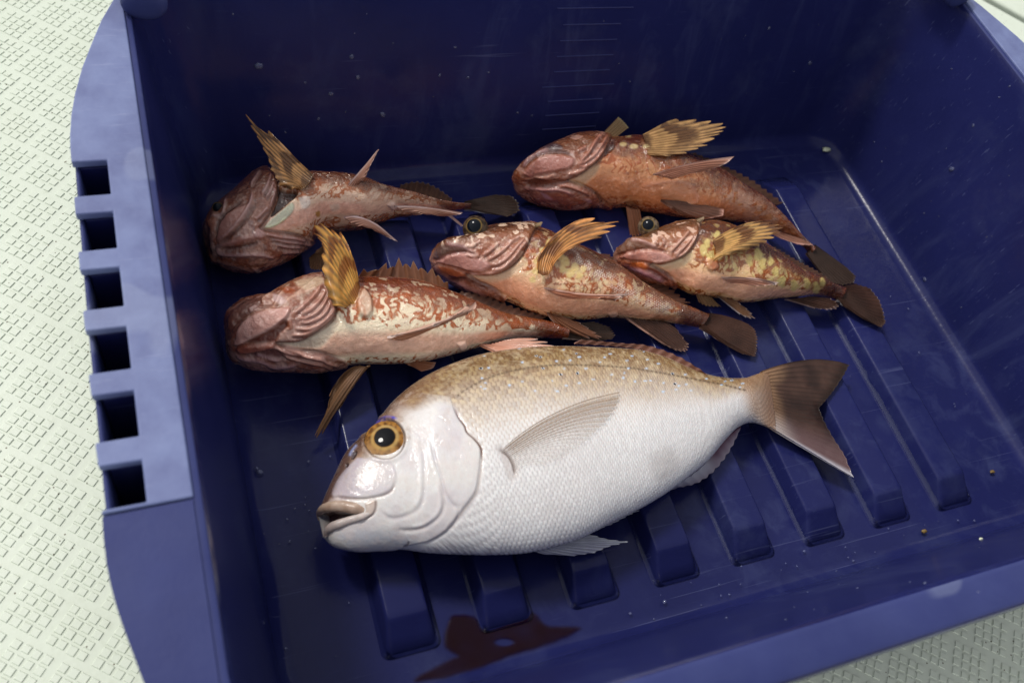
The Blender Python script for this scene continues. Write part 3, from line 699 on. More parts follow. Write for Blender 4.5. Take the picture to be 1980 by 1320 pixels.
        st2 = sm(.5, .0, j) * sm(.6, 1, i); c = c * (1 - st2[:, None]) + np.array((.50, .44, .42)) * st2[:, None]
        return np.c_[c, np.full(len(i), .98)]
    f.fin('tail_fin', [(1470, 719), (1478, 745), (1482, 772), (1486, 800), (1486, 825)], [(1642, 706), (1630, 728), (1612, 755), (1598, 772), (1583, 789), (1592, 812), (1612, 848), (1633, 880), (1650, 923)], [.0225] * 5, [.017, .0165, .016, .016, .0155, .015, .0145, .014, .0135], 20, tailc,
          mid=[(1565, 696), (1556, 722), (1545, 748), (1538, 768), (1534, 786), (1540, 805), (1545, 825), (1552, 845), (1562, 871)], keep=True, thick=.0022, notch=.008, ray_amp=.00018, nj=50)
    return f
bream = build_bream()

# ------------------------------------------------------------------ rockfish
GROUP = 'mottled orange rockfish in the tray'
def worley(P, scale, seed=0):
    q = P * scale + 500.5; b = np.floor(q).astype(np.int64); f1 = np.full(len(P), 9.0); f2 = np.full(len(P), 9.0)
    for dx in (-1, 0, 1):
        for dy in (-1, 0, 1):
            for dz in (-1, 0, 1):
                c = b + np.array([dx, dy, dz]); o = np.stack([_h(c[:, 0], c[:, 1], c[:, 2], seed + k) for k in (0, 31, 67)], 1)
                d = np.linalg.norm(c + o - q, axis=1); m = d < f1; f2 = np.where(m, f1, np.minimum(f2, d)); f1 = np.where(m, d, f1)
    return f1, f2
def rock_base(f, belly, side, patch, dark, t0, amt=1.0, scale=1.0, cream=0.0, ground=.8):
    V, Q, t = f.V, f.Q, f.t
    wv = np.stack([fbm(V, 70, f.seed + 1, 3), fbm(V, 70, f.seed + 2, 3), fbm(V, 70, f.seed + 3, 3)], 1) - .5
    m = fbm(V + wv * .014, 95 * scale, f.seed + 4, 4, .5); m2 = fbm(V + wv * .01, 210 * scale, f.seed + 6, 3); fine = fbm(V, 420, f.seed + 8, 3)
    D = np.where(t < t0, (t0 - t) / t0, (t - t0) / max(1 - t0, .12) * (.9 if t0 < .7 else .45))     # 0 belly .. 1 back
    f.D = D
    f.col[:] = np.array(belly) * (.86 + .28 * fine[:, None])
    f.tint(sm(.50, .75, m) * sm(.0, .25, D), side, .35)
    f.tint(sm(.30, .75, D + .25 * (m - .5)), side, .8)
    w1, w2 = worley(V + wv * .020, 150 * scale, f.seed + 20); cell = sm(.06, .30, w2 - w1 + .7 * (m2 - .5))
    rid = 1 - np.abs(2 * fbm(V + wv * .014, 190 * scale, f.seed + 26, 3) - 1); rid = 6 * sm(.80, .95, rid) * sm(.15, .4, D)
    mo = .55 * fbm(V + wv * .018, 125 * scale, f.seed + 24, 5, .6) + .45 * m2
    f.tint(sm(.10, .28, D) * sm(1.0, .62, D + .35 * (m - .5)), patch, amt * ground)
    org = sm(.46, .55, mo + .05 * (rid - .5) + .50 * (D - .50) - cream - .06 * cell); f.tint(org * sm(.08, .26, D), side, .95)
    f.tint(sm(.20, .34, D) * sm(.9, .6, D) * cell * sm(.44, .54, m) * .8, patch, amt)
    f.tint(org * sm(.54, .66, fine), tuple(.55 * c for c in side), .5)
    f.tint(sm(.50, .92, D + .40 * (m - .5) + .3 * (m2 - .5)), dark, .9)
    f.tint(sm(.5, .8, D) * sm(.60, .66, m2), patch, .40 * amt)
    f.tint(sm(.60, .72, fine) * (1 - .8 * sm(.3, .8, D)), (.85, .70, .60), .18); f.tint(sm(.86, .97, f.u + .10 * (m2 - .5)), dark, .85)
    f.m, f.m2, f.fine = m, m2, fine
    # scales on the flank
    a = f.s * 1.0; b = t * f.wpx; sz = 4.0; row = b / sz; ri = np.floor(row); cx = a / (sz * 1.15) + .5 * (ri % 2); fx = cx - np.floor(cx) - .5; fy = row - ri - .5
    e = sm(.3, .6, np.sqrt((fx + .2) ** 2 + fy ** 2)); f.scl = e
    wgt = sm(.22, .4, D) * sm(.40, .55, f.u); f.disp += wgt * .00016 * (.5 - e); f.tint(wgt * (1 - e) * (fine > .45) * (1 - .7 * sm(.4, .9, D)), (.66, .54, .45), .22)
    f.tint(sm(.84, .97, f.u + .12 * (m2 - .5)), dark, .9); f.tint(sm(.70, .9, f.u) * sm(.5, .6, m), tuple(.6 * c for c in side), .5)
    f.disp += .0006 * (fbm(V, 120, f.seed + 12, 3) - .5) + .0002 * (fine - .5)
def rock_head(f, poly, feather, amp, c, k, edge, back):
    f.ramp_, f.ktint = .90, 1.1
    wg = region(f.Q, smooth_line(poly, 5), feather)
    f.hm = wg; f.disp += wg * amp * .001
    f.tint(wg * (1 - .75 * sm(.45, .85, f.D + .3 * (f.m - .5))), c, k)
    hn = fbm(f.V, 190, f.seed + 40, 4); hk = fbm(f.V, 640, f.seed + 43, 3); f.tint(wg * sm(.54, .66, hk), (.66, .50, .44), .38); f.tint(wg * sm(.46, .60, hn), (.24, .085, .04), .6); f.tint(wg * sm(.50, .36, hn), (.52, .36, .31), .45); f.disp += wg * (.0009 * (hn - .5) + .0004 * (fbm(f.V, 520, f.seed + 41, 3) - .5))
    f.tint(wg * sm(.55, .72, f.fine), (.22, .11, .08), .35)
    f.ridge(edge, 3.4, -1.3, (.12, .05, .035), .7)  # dark tint paints crease shade along the gill cover edge
def pect_col(ca, cb, cd, bands=3, al=1.0, off=0.0):
    def g(i, j, w_, nz, nz2):
        c = mixc(np.array(ca) * .75, cb, np.clip(w_ * .7 + .3 * nz, 0, 1)) * (.55 + .9 * nz[:, None])
        bd = .5 + .5 * np.sin(2 * math.pi * (j * bands + off + .35 * (nz2 - .5))); sp = sm(.35, .62, bd) * sm(.30, .46, nz2 + .14 * (1 - w_)) * sm(1.0, .45, i)
        c = c * (1 - .92 * sp[:, None]) + np.array(cd) * .92 * sp[:, None]
        mem = (1 - w_) * sm(.35, .9, j); c = c * (1 - .45 * mem[:, None]) + np.array((.20, .13, .09)) * .45 * mem[:, None]
        return np.c_[c, np.clip(al * (.50 + .5 * w_ + .35 * (1 - j)), 0, 1)]
    return g
def plain_fin(ca, cb, edge=None, e0=.88, al=.97, side=None):
    def g(i, j, w_, nz, nz2):
        c = mixc(ca, cb, np.clip(.75 * nz2 + .35 * w_ - .1, 0, 1)) * (.8 + .4 * nz[:, None])
        if edge is not None:
            k = sm(e0, min(e0 + .10, 1), j) if e0 < 1 else 0 * j
            if side is not None: k = np.maximum(k, sm(side, .2 * side, i) if side > 0 else sm(1 + side, 1 + .2 * side, i))
            k = k * (.45 + .55 * sm(.4, .6, nz2))
            c = c * (1 - k[:, None]) + np.array(edge) * k[:, None]
        return np.c_[c, np.full(len(i), al)]
    return g
def rock_eye(f, x, y, r, off, dome, pu=.52, axis=(0, 0, 0), shift=(0, 0, 0)):
    def ec(a, p, nz):
        c = mixc(np.array(dome) * .7, np.array(dome) * .22, sm(.30, .65, nz)); ring = sm(pu, pu + .03, a) * sm(pu + .10, pu + .05, a)
        c = c * (1 - .8 * ring[:, None]) + np.array((.22, .14, .04)) * .8 * ring[:, None]; k = sm(pu + .02, pu - .02, a)
        return c * (1 - k[:, None]) + np.array((.004, .006, .010)) * k[:, None]
    o = f.eye(x, y, r, off, pu, ec, .85, axis); o.location = Vector(o.location) + Vector(shift); return o
PINK, MAUVE = (.56, .33, .26), (.27, .165, .15)

def fish_three():
    b = .0235; z = .0255
    st = [((438, 622), (441, 655), .010, .022), ((445, 606), (446, 683), .015, .023), ((470, 585), (465, 701), .020, .024), ((494, 577), (490, 709), .0225, .0245), ((525, 571), (522, 713), .024, .0252), ((549, 556), (550, 714), .0248, .0258), ((575, 543), (578, 713), .025, .026), ((602, 534), (612, 714), .0252, .0262),
          ((645, 531), (655, 708), .0252, .0262), ((692, 534), (700, 704), .0245, .0256), ((755, 535), (757, 703), .0235, .0246), ((814, 542), (807, 700), .0215, .0228), ((853, 554), (842, 694), .0195, .021), ((893, 570), (878, 685), .0170, .0190), ((932, 587), (922, 673), .0140, .0170),
          ((972, 603), (966, 661), .0110, .0150), ((1011, 612), (1011, 656), .0090, .0140), ((1050, 618), (1050, 654), .0078, .0130), ((1098, 630), (1098, 656), .0050, .0125)]
    st = [(u, l, bb, zz + .010 if i < 16 else zz + .006) for i, (u, l, bb, zz) in enumerate(st)]
    f = Fish('rockfish', 'pale bellied rockfish beside the sea bream with a yellow barred fin standing upright', 'fish', GROUP, st, .78, 560, 31)
    rock_base(f, (.76, .55, .45), (.40, .135, .045), (.84, .78, .64), (.17, .058, .026), .80, 1.0, .9, .01, .8)
    z6 = lambda p: Zc(6.287, 430, 520, p)
    edge = z6([(1215, 60), (1285, 180), (1330, 300), (1385, 470), (1340, 600), (1200, 720), (1050, 830), (900, 890), (640, 900), (900, 985), (1150, 1010), (1350, 1065), (1520, 1150)])
    rock_head(f, edge + [(640, 760), (420, 760), (400, 560), (560, 520)], 1.8, 2.0, MAUVE, .85, edge, None)
    f.patch(z6([(700, 905), (920, 890), (1060, 840), (1210, 740), (1350, 610), (1420, 560), (1440, 640), (1360, 780), (1300, 850), (1200, 950), (1050, 960), (900, 950)]), 4, -.6, (.62, .55, .46), .85)
    # jaws
    f.patch(z6([(45, 640), (100, 540), (250, 410), (440, 365), (480, 440), (340, 560), (230, 680), (150, 800), (90, 880), (50, 780)]), 3, -.8, (.20, .105, .085), .8)
    f.patch(z6([(160, 900), (200, 780), (270, 660), (400, 570), (560, 520), (760, 490), (820, 510), (770, 600), (640, 690), (480, 770), (330, 850), (230, 900)]), 3, 1.4, (.55, .36, .32), .9)
    f.ridge(z6([(100, 800), (150, 690), (240, 590), (340, 540), (440, 480), (600, 480), (760, 465)]), 3.0, -1.2, (.22, .10, .07), .7)
    f.ridge(z6([(175, 930), (260, 880), (420, 810), (600, 720), (740, 620), (815, 520)]), 2.6, .9, (.62, .45, .42), .6)
    f.patch(z6([(200, 930), (330, 860), (500, 790), (640, 720), (740, 640), (800, 690), (700, 790), (640, 880), (500, 890), (320, 900)]), 4, -1.9, (.20, .075, .05), .85)
    f.patch(z6([(180, 950), (240, 900), (400, 905), (560, 900), (640, 905), (600, 950), (420, 990), (260, 1000)]), 4, 1.2, (.36, .16, .12), .8)
    f.patch(z6([(240, 1010), (400, 995), (620, 960), (740, 1020), (760, 1070), (600, 1060), (400, 1050)]), 3.5, -1.6, (.20, .10, .09), .8)
    f.ridge(z6([(165, 985), (240, 1050), (360, 1075), (500, 1095), (640, 1150), (800, 1150), (930, 1115)]), 3.6, 1.3, (.52, .37, .38), .7)
    f.ridge(z6([(400, 1025), (520, 1045), (640, 1075), (720, 1090)]), 2.4, .7, (.50, .36, .36), .6)
    f.patch(z6([(250, 1090), (400, 1100), (560, 1130), (640, 1170), (560, 1210), (350, 1180)]), 5, .4, (.42, .26, .22), .7)
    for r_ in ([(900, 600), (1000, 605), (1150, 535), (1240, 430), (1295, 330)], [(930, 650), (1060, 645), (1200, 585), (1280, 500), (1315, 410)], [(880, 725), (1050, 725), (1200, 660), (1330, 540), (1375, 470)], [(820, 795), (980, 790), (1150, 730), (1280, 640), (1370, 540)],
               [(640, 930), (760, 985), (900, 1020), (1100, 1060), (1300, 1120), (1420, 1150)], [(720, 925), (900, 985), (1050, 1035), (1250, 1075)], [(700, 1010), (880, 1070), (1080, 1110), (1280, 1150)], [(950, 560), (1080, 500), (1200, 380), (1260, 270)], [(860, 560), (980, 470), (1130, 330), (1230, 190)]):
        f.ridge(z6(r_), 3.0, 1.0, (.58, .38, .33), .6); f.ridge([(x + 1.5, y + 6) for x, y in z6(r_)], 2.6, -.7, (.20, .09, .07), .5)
    for r_ in ([(500, 530), (640, 470), (700, 370), (760, 290), (830, 235)], [(750, 480), (800, 400), (880, 350), (1010, 250), (1180, 130)], [(900, 350), (1020, 300), (1150, 240)], [(480, 420), (540, 370), (640, 330)]):
        f.ridge(z6(r_), 3.0, .9, (.66, .48, .40), .5)
    f.patch(z6([(640, 330), (740, 370), (790, 430), (700, 450), (630, 410)]), 3, .2, (.60, .48, .46), .8); f.patch(z6([(720, 280), (800, 260), (880, 280), (860, 330), (760, 320)]), 3, 0, (.30, .10, .03), .9)
    f.patch(z6([(880, 190), (1000, 150), (1200, 130), (1230, 200), (1050, 290), (950, 260)]), 4, 0, (.66, .55, .44), .7)
    f.patch(z6([(330, 490), (400, 455), (460, 490), (440, 530), (350, 540)]), 3, 1.0, (.50, .36, .33), .8)
    f.patch([(690, 585), (702, 560), (716, 575), (719, 600), (708, 614), (694, 606)], 4, 2.4, (.62, .47, .38), .7)
    f.patch([(795, 690), (860, 672), (898, 664), (905, 674), (880, 688), (830, 698)], 5, .4, (.60, .42, .36), .4); f.patch([(884, 664), (898, 660), (902, 670), (890, 676)], 3, 1.6, (.68, .54, .48), .6)
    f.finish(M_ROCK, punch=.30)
    f.fin('pectoral_fin', [(694, 560), (692, 575), (685, 588), (670, 594)], [(657, 449), (637, 443), (611, 426), (605, 448), (614, 458), (623, 472), (621, 502), (625, 535), (633, 570), (642, 588)], [.058, .060, .060, .058], [.070, .075, .082, .082, .08, .078, .074, .070, .064, .060], 11, pect_col((.62, .38, .11), (.72, .34, .07), (.26, .085, .02), 3.2, 1.0),
          mid=[(683, 500), (672, 490), (660, 486), (655, 494), (652, 505), (650, 518), (650, 530), (650, 552), (652, 576), (655, 592)], zm=.07, keep=True, notch=.11, thick=.0012, ray_amp=.00030, rayw=.58, nj=44)
    f.fin('pectoral_fin', [(695, 706), (705, 709), (716, 706)], [(637, 765), (632, 800), (604, 852), (622, 838), (640, 808), (657, 790), (672, 760)], [.034, .034, .034], [.026, .020, .010, .012, .016, .020, .024], 10, plain_fin((.12, .065, .03), (.26, .13, .07), None, al=.9), mid=[(660, 727), (655, 750), (652, 770), (668, 765), (682, 745), (690, 735), (696, 722)], keep=True, notch=.10, ray_amp=.00030, rayw=.58, nj=44)
    f.fin('pelvic_fin', [(748, 651), (762, 655), (775, 657)], [(902, 602), (878, 612), (836, 632)], [.0005, .0005, .0005], [.010, .008, .003], 5, plain_fin((.50, .20, .10), (.62, .30, .18), (.78, .60, .52), .92, .95, .28), mid=[(835, 627), (825, 633), (808, 644)], zm=[.006, .004, .002], rel=True, thick=.0016)
    f.fin('pelvic_fin', [(763, 695), (775, 698), (785, 701)], [(843, 701), (836, 712), (815, 718)], .026, .022, 5, plain_fin((.30, .10, .04), (.48, .22, .13), (.55, .38, .34), .9), thick=.0014)
    f.fin('anal_fin', [(926, 667), (945, 668), (972, 662)], [(988, 691), (1050, 698), (1062, 690), (1083, 680), (1070, 666), (1040, 656)], [.026, .027, .026], [.046, .048, .046, .044, .042, .034], 8, plain_fin((.66, .44, .36), (.58, .20, .09), (.74, .58, .52), .93), mid=[(955, 680), (988, 683), (998, 678), (1005, 672), (1008, 664), (1004, 656)], zm=[.034, .037, .036, .035, .034, .03], keep=True, notch=.35, ray_amp=.0006)
    f.fin('dorsal_fin', [(690, 540), (740, 540), (790, 544), (830, 554), (868, 568)], [(703, 520), (725, 522), (747, 508), (758, 516), (771, 498), (785, 510), (799, 504), (815, 518), (836, 518), (848, 532), (866, 545)], .024, .030, 10, plain_fin((.14, .055, .03), (.24, .10, .05), (.40, .25, .14), .93), keep=True, notch=.30, ray_amp=.0008)
    f.fin('dorsal_fin', [(880, 574), (930, 594), (985, 613), (1040, 622)], [(893, 562), (940, 572), (1000, 594), (1058, 612)], .018, .020, 12, plain_fin((.10, .045, .03), (.20, .09, .06), None), notch=.2)
    f.fin('tail_fin', [(1088, 629), (1088, 642), (1088, 655)], [(1150, 622), (1180, 632), (1190, 648), (1184, 656), (1140, 660)], .0185, .017, 16, plain_fin((.03, .018, .013), (.08, .045, .033), (.30, .22, .2), 2, .97, -.08), keep=True, notch=.06)
    for (x, y) in z6([(565, 300), (1165, 60)]): pass
    return f
fish_three()

def fish_four():
    st = [((837, 487), (838, 502), .007, .030), ((843, 476), (848, 520), .013, .030), ((862, 464), (868, 538), .0185, .030), ((890, 460), (895, 552), .0215, .030), ((920, 450), (915, 561), .0235, .030), ((948, 441), (938, 568), .0245, .030), ((985, 436), (965, 576), .0250, .0305), ((1030, 435), (990, 586), .0255, .031), ((1055, 441), (1015, 598), .0255, .031),
          ((1080, 453), (1045, 609), .0250, .0305), ((1115, 470), (1080, 616), .0240, .030), ((1145, 484), (1115, 619), .0225, .029), ((1170, 497), (1145, 619), .0205, .028), ((1203, 517), (1180, 615), .0180, .027), ((1237, 541), (1212, 617), .0150, .0255), ((1270, 561), (1245, 621), .0125, .0235), ((1303, 580), (1280, 622), .0100, .0220), ((1335, 592), (1318, 628), .0082, .0205), ((1372, 607), (1358, 634), .0050, .0190)]
    f = Fish('rockfish', 'orange rockfish in the middle of the group, dark eye looking up, pale marbled flank', 'fish', GROUP, st, .84, 560, 41)
    rock_base(f, (.72, .45, .33), (.38, .135, .045), (.76, .64, .46), (.12, .048, .022), .86, 1.0, 1.0, -.05, .42)
    z7 = lambda p: Zc(7.764, 830, 410, p)
    edge = z7([(1690, 140), (1600, 260), (1545, 340), (1500, 440), (1420, 600), (1310, 750), (1160, 870), (1010, 940), (850, 962), (700, 950), (570, 920), (700, 1035), (900, 1115), (1050, 1210), (1150, 1320)])
    rock_head(f, edge + [(900, 620), (790, 560), (800, 420), (950, 400), (1048, 415)], 1.8, 2.2, (.36, .185, .145), .85, edge, None)
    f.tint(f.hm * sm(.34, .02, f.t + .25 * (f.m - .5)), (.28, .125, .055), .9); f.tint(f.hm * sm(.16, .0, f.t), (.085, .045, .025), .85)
    f.tint(f.hm * sm(.54, .60, f.m2) * sm(.6, .25, f.t), (.68, .55, .46), .85)
    f.patch(z7([(75, 660), (130, 560), (220, 500), (360, 480), (520, 510), (610, 580), (480, 600), (320, 620), (200, 700), (130, 720)]), 3, -.3, (.17, .12, .11), .85)
    f.ridge(z7([(250, 480), (400, 500), (540, 530), (650, 590), (700, 600)]), 3.5, .9, (.40, .26, .25), .6)
    f.ridge(z7([(85, 690), (160, 700), (300, 620), (450, 590), (600, 610), (720, 670)]), 3.0, -1.3, (.17, .075, .06), .8)
    f.patch(z7([(140, 720), (240, 640), (420, 600), (600, 620), (760, 690), (880, 740), (900, 800), (780, 860), (600, 850), (420, 790), (260, 750)]), 4, 1.1, (.54, .35, .32), .9)
    f.ridge(z7([(130, 740), (260, 765), (400, 800), (560, 860), (720, 900), (900, 910)]), 2.6, -1.2, (.27, .12, .09), .7)
    f.patch(z7([(150, 780), (260, 775), (400, 820), (530, 880), (540, 930), (420, 940), (280, 890), (190, 850)]), 3.5, .6, (.44, .19, .11), .85)
    f.ridge(z7([(110, 800), (220, 900), (360, 980), (520, 1060), (700, 1150), (900, 1220)]), 4.5, 1.2, (.42, .26, .26), .75); f.ridge(z7([(300, 930), (440, 980), (560, 980), (700, 1060), (900, 1150)]), 3.5, -1.4, (.16, .075, .06), .8)
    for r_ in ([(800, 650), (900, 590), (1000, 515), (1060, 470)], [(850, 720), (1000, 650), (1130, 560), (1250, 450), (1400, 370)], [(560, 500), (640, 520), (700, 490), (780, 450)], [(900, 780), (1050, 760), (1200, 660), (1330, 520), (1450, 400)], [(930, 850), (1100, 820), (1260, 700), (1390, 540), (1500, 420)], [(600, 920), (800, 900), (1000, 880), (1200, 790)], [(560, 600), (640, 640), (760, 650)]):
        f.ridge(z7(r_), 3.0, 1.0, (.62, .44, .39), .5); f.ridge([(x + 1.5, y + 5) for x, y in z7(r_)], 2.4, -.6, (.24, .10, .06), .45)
    f.patch(z7([(600, 960), (720, 950), (1000, 950), (1180, 890), (1340, 780), (1430, 700), (1440, 800), (1300, 920), (1100, 1020), (900, 1060), (760, 1020)]), 5, -.5, (.66, .54, .42), .8)
    for (x, y, r_) in ((1093, 505, 9), (1088, 520, 7), (1102, 528, 9), (1085, 498, 6), (1112, 516, 8), (1120, 532, 7), (1050, 488, 9), (1042, 505, 9), (1036, 524, 7), (1030, 540, 6), (1062, 470, 7), (1128, 520, 6)):
        f.patch([(x + r_ * math.cos(a) * (1 + .3 * math.sin(3 * a + x)), y + r_ * 1.1 * math.sin(a)) for a in np.linspace(0, 5.6, 8)], 2.5, .1, (.70, .58, .34), .85)
    f.tint(line_w(f.Q, [(1095, 478), (1150, 520), (1205, 560), (1260, 588), (1318, 604)], 13) * (f.scl < .5) * sm(.35, .55, f.m2), (.80, .70, .64), .75)  # whitish streak: scale sheen painted along the flank
    f.patch([(1176, 606), (1190, 602), (1194, 610), (1182, 614)], 3, 1.0, (.68, .52, .45), .6)
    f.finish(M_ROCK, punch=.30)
    rock_eye(f, 926, 450, .0086, .0, (.11, .070, .045), .54, (-.1, .30, .10), (.0004, .0068, -.0040))
    f.fin('gill_spine', z7([(1560, 190), (1600, 240)]), z7([(1700, 150), (1670, 205)]), .052, .058, 2, plain_fin((.30, .2, .12), (.55, .42, .25), None), thick=.0022)
    f.fin('pectoral_fin', [(1041, 528), (1050, 533), (1060, 530), (1067, 520)], [(1103, 446), (1117, 428), (1143, 418), (1165, 430), (1200, 428), (1187, 441), (1170, 457), (1138, 462)], [.056, .057, .057, .056], [.064, .067, .070, .072, .074, .072, .069, .064], 9, pect_col((.60, .30, .10), (.70, .30, .09), (.20, .075, .03), 2.6, 1.0, .4), mid=[(1050, 482), (1062, 466), (1076, 458), (1088, 458), (1100, 460), (1100, 468), (1098, 478), (1086, 492)], zm=.064, keep=True, notch=.11, thick=.0012, ray_amp=.00030, rayw=.58, nj=44)
    f.fin('pelvic_fin', [(1052, 556), (1062, 561), (1074, 566)], [(1199, 567), (1170, 570), (1118, 572)], [.0005] * 3, [.010, .008, .004], 5, plain_fin((.52, .18, .09), (.62, .28, .17), (.80, .60, .52), .95, .95, .25), mid=[(1128, 565), (1118, 569), (1098, 573)], zm=[.005, .004, .002], rel=True, thick=.0015)
    f.fin('pelvic_fin', [(1057, 603), (1066, 607), (1076, 610)], [(1105, 642), (1135, 654), (1168, 656), (1150, 642), (1122, 624)], .028, [.020, .018, .018, .020, .024], 7, plain_fin((.20, .075, .035), (.36, .15, .08), (.55, .36, .30), .94, .97, .15), mid=[(1075, 625), (1092, 632), (1110, 632), (1108, 625), (1098, 617)], keep=True, thick=.0016, notch=.12)
    f.fin('anal_fin', [(1196, 606), (1225, 614), (1255, 620), (1282, 621)], [(1287, 668), (1312, 680), (1328, 680), (1333, 668), (1310, 640)], .020, [.0165, .0155, .015, .0155, .0165], 9, plain_fin((.045, .020, .014), (.11, .050, .034), (.62, .36, .28), .955, .97, .16), mid=[(1238, 636), (1268, 648), (1290, 650), (1300, 644), (1298, 630)], keep=True, notch=.10, thick=.0018)
    f.fin('dorsal_fin', [(1150, 492), (1200, 522), (1250, 555), (1310, 588)], [(1180, 492), (1235, 520), (1290, 552), (1335, 586)], .018, .016, 14, plain_fin((.06, .03, .022), (.14, .06, .04), None), notch=.25)
    f.fin('tail_fin', [(1362, 606), (1357, 620), (1352, 634)], [(1448, 628), (1460, 637), (1465, 655), (1464, 676), (1461, 690), (1440, 685), (1410, 671)], .0195, .0165, 20, plain_fin((.030, .014, .010), (.105, .046, .030), (.30, .18, .15), 2, .98, -.05), mid=[(1405, 612), (1410, 622), (1412, 636), (1410, 650), (1405, 660), (1396, 660), (1384, 654)], keep=True, notch=.03, thick=.0017, ray_amp=.00025)
    return f
fish_four()

def fish_five():
    st = [((1192, 482), (1193, 495), .006, .025), ((1196, 474), (1200, 510), .011, .025), ((1214, 462), (1216, 524), .0165, .026), ((1240, 456), (1240, 537), .0195, .0265), ((1265, 446), (1262, 542), .021, .027), ((1290, 437), (1285, 546), .0222, .0275), ((1325, 429), (1308, 552), .0228, .028), ((1355, 425), (1335, 566), .023, .028),
          ((1385, 425), (1362, 572), .023, .028), ((1415, 434), (1393, 578), .0225, .0275), ((1450, 453), (1425, 586), .0215, .027), ((1485, 476), (1463, 586), .0190, .026), ((1510, 495), (1493, 582), .0170, .0250), ((1545, 518), (1527, 578), .0140, .0235), ((1576, 531), (1562, 574), .0112, .0220), ((1604, 545), (1597, 576), .0090, .0205), ((1632, 555), (1626, 582), .0055, .0195)]
    f = Fish('rockfish', 'smallest rockfish, at the right, with brown and yellow barred pectoral fin swept back', 'fish', GROUP, st, .85, 500, 53)
    rock_base(f, (.72, .48, .36), (.33, .125, .040), (.70, .60, .36), (.10, .040, .02), .86, 1.0, .95, -.05, .40)
    z8 = lambda p: Zc(8.8, 1180, 410, p)
    edge = z8([(1585, 100), (1520, 250), (1505, 380), (1425, 560), (1320, 700), (1150, 805), (1000, 865), (850, 900), (690, 880), (850, 985), (1000, 1085), (1140, 1230)])
    rock_head(f, edge + [(1290, 590), (1150, 560), (1150, 420), (1300, 400), (1361, 410)], 1.7, 2.0, (.38, .18, .13), .85, edge, None)
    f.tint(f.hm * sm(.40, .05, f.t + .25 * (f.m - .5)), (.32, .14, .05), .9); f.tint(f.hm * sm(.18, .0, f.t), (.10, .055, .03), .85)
    f.tint(f.hm * sm(.55, .60, f.m2) * sm(.65, .25, f.t), (.66, .50, .42), .85)
    f.patch(z8([(105, 640), (150, 560), (300, 480), (520, 500), (700, 560), (800, 610), (640, 620), (420, 620), (260, 700), (150, 740)]), 3, -.3, (.20, .125, .095), .8)
    f.ridge(z8([(320, 490), (500, 500), (640, 540), (760, 600), (800, 610)]), 3.0, 1.0, (.50, .34, .31), .6)
    f.ridge(z8([(140, 740), (260, 690), (450, 630), (640, 630), (830, 650), (960, 700)]), 2.8, -1.1, (.22, .09, .06), .75)
    f.patch(z8([(200, 750), (320, 680), (500, 640), (760, 660), (960, 720), (1020, 780), (850, 820), (620, 820), (400, 790)]), 4, 1.0, (.52, .32, .28), .9)
    f.ridge(z8([(170, 770), (300, 790), (450, 805), (640, 840), (800, 890)]), 2.4, -1.2, (.26, .11, .07), .7)
    f.patch(z8([(260, 800), (400, 810), (600, 840), (645, 930), (500, 925), (340, 880)]), 3, .6, (.48, .20, .09), .9)
    f.ridge(z8([(250, 860), (400, 930), (560, 985), (760, 1070), (930, 1140)]), 5, 1.3, (.45, .30, .34), .8); f.ridge(z8([(620, 930), (760, 1000), (900, 1090), (1000, 1160)]), 3.2, -1.2, (.17, .07, .06), .8)
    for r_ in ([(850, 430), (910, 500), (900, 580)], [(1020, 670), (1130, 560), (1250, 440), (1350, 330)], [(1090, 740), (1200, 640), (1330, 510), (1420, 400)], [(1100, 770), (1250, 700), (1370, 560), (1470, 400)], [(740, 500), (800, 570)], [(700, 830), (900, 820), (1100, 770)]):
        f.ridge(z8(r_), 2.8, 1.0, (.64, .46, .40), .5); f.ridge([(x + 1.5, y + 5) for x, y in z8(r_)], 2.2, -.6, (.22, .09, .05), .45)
    f.patch(z8([(700, 900), (860, 910), (1050, 860), (1250, 790), (1400, 700), (1420, 800), (1250, 930), (1050, 980), (900, 980)]), 5, -.4, (.66, .54, .40), .8)
    for (x, y, r_) in ((1360, 484, 9), (1368, 470, 7), (1372, 500, 8), (1465, 492, 10), (1475, 510, 9), (1490, 505, 7), (1500, 525, 8), (1512, 545, 9), (1535, 552, 9), (1560, 548, 8), (1578, 556, 9), (1450, 505, 8), (1590, 545, 7), (1387, 455, 7)):
        f.patch([(x + r_ * .8 * math.cos(a) * (1 + .3 * math.sin(3 * a + x)), y + r_ * 1.3 * math.sin(a)) for a in np.linspace(0, 5.6, 8)], 2.5, .1, (.64, .55, .30), .8)
    f.patch([(1364, 505), (1372, 500), (1384, 505), (1390, 515), (1380, 522), (1368, 520)], 3, 1.6, (.55, .30, .20), .7)
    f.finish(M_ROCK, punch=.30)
    rock_eye(f, 1262, 446, .0077, .0, (.24, .17, .11), .52, (.05, .30, .10), (.0004, .0060, -.0034))
    f.fin('gill_spine', z8([(1470, 130), (1510, 190)]), z8([(1600, 85), (1590, 120)]), .048, .052, 2, plain_fin((.30, .2, .12), (.5, .38, .25), None), thick=.002)
    f.fin('pectoral_fin', [(1377, 466), (1382, 476), (1384, 490), (1380, 505)], [(1474, 427), (1495, 431), (1516, 437), (1510, 448), (1495, 461), (1477, 470), (1455, 479), (1421, 490)], [.050, .052, .053, .052], [.058, .060, .062, .061, .059, .058, .056, .054], 9, pect_col((.56, .36, .13), (.62, .33, .11), (.14, .05, .018), 2.2, 1.0, .1), mid=[(1425, 438), (1436, 443), (1446, 451), (1444, 459), (1438, 467), (1428, 474), (1416, 482), (1400, 494)], zm=.058, keep=True, notch=.13, thick=.0012, ray_amp=.00030, rayw=.58, nj=44)
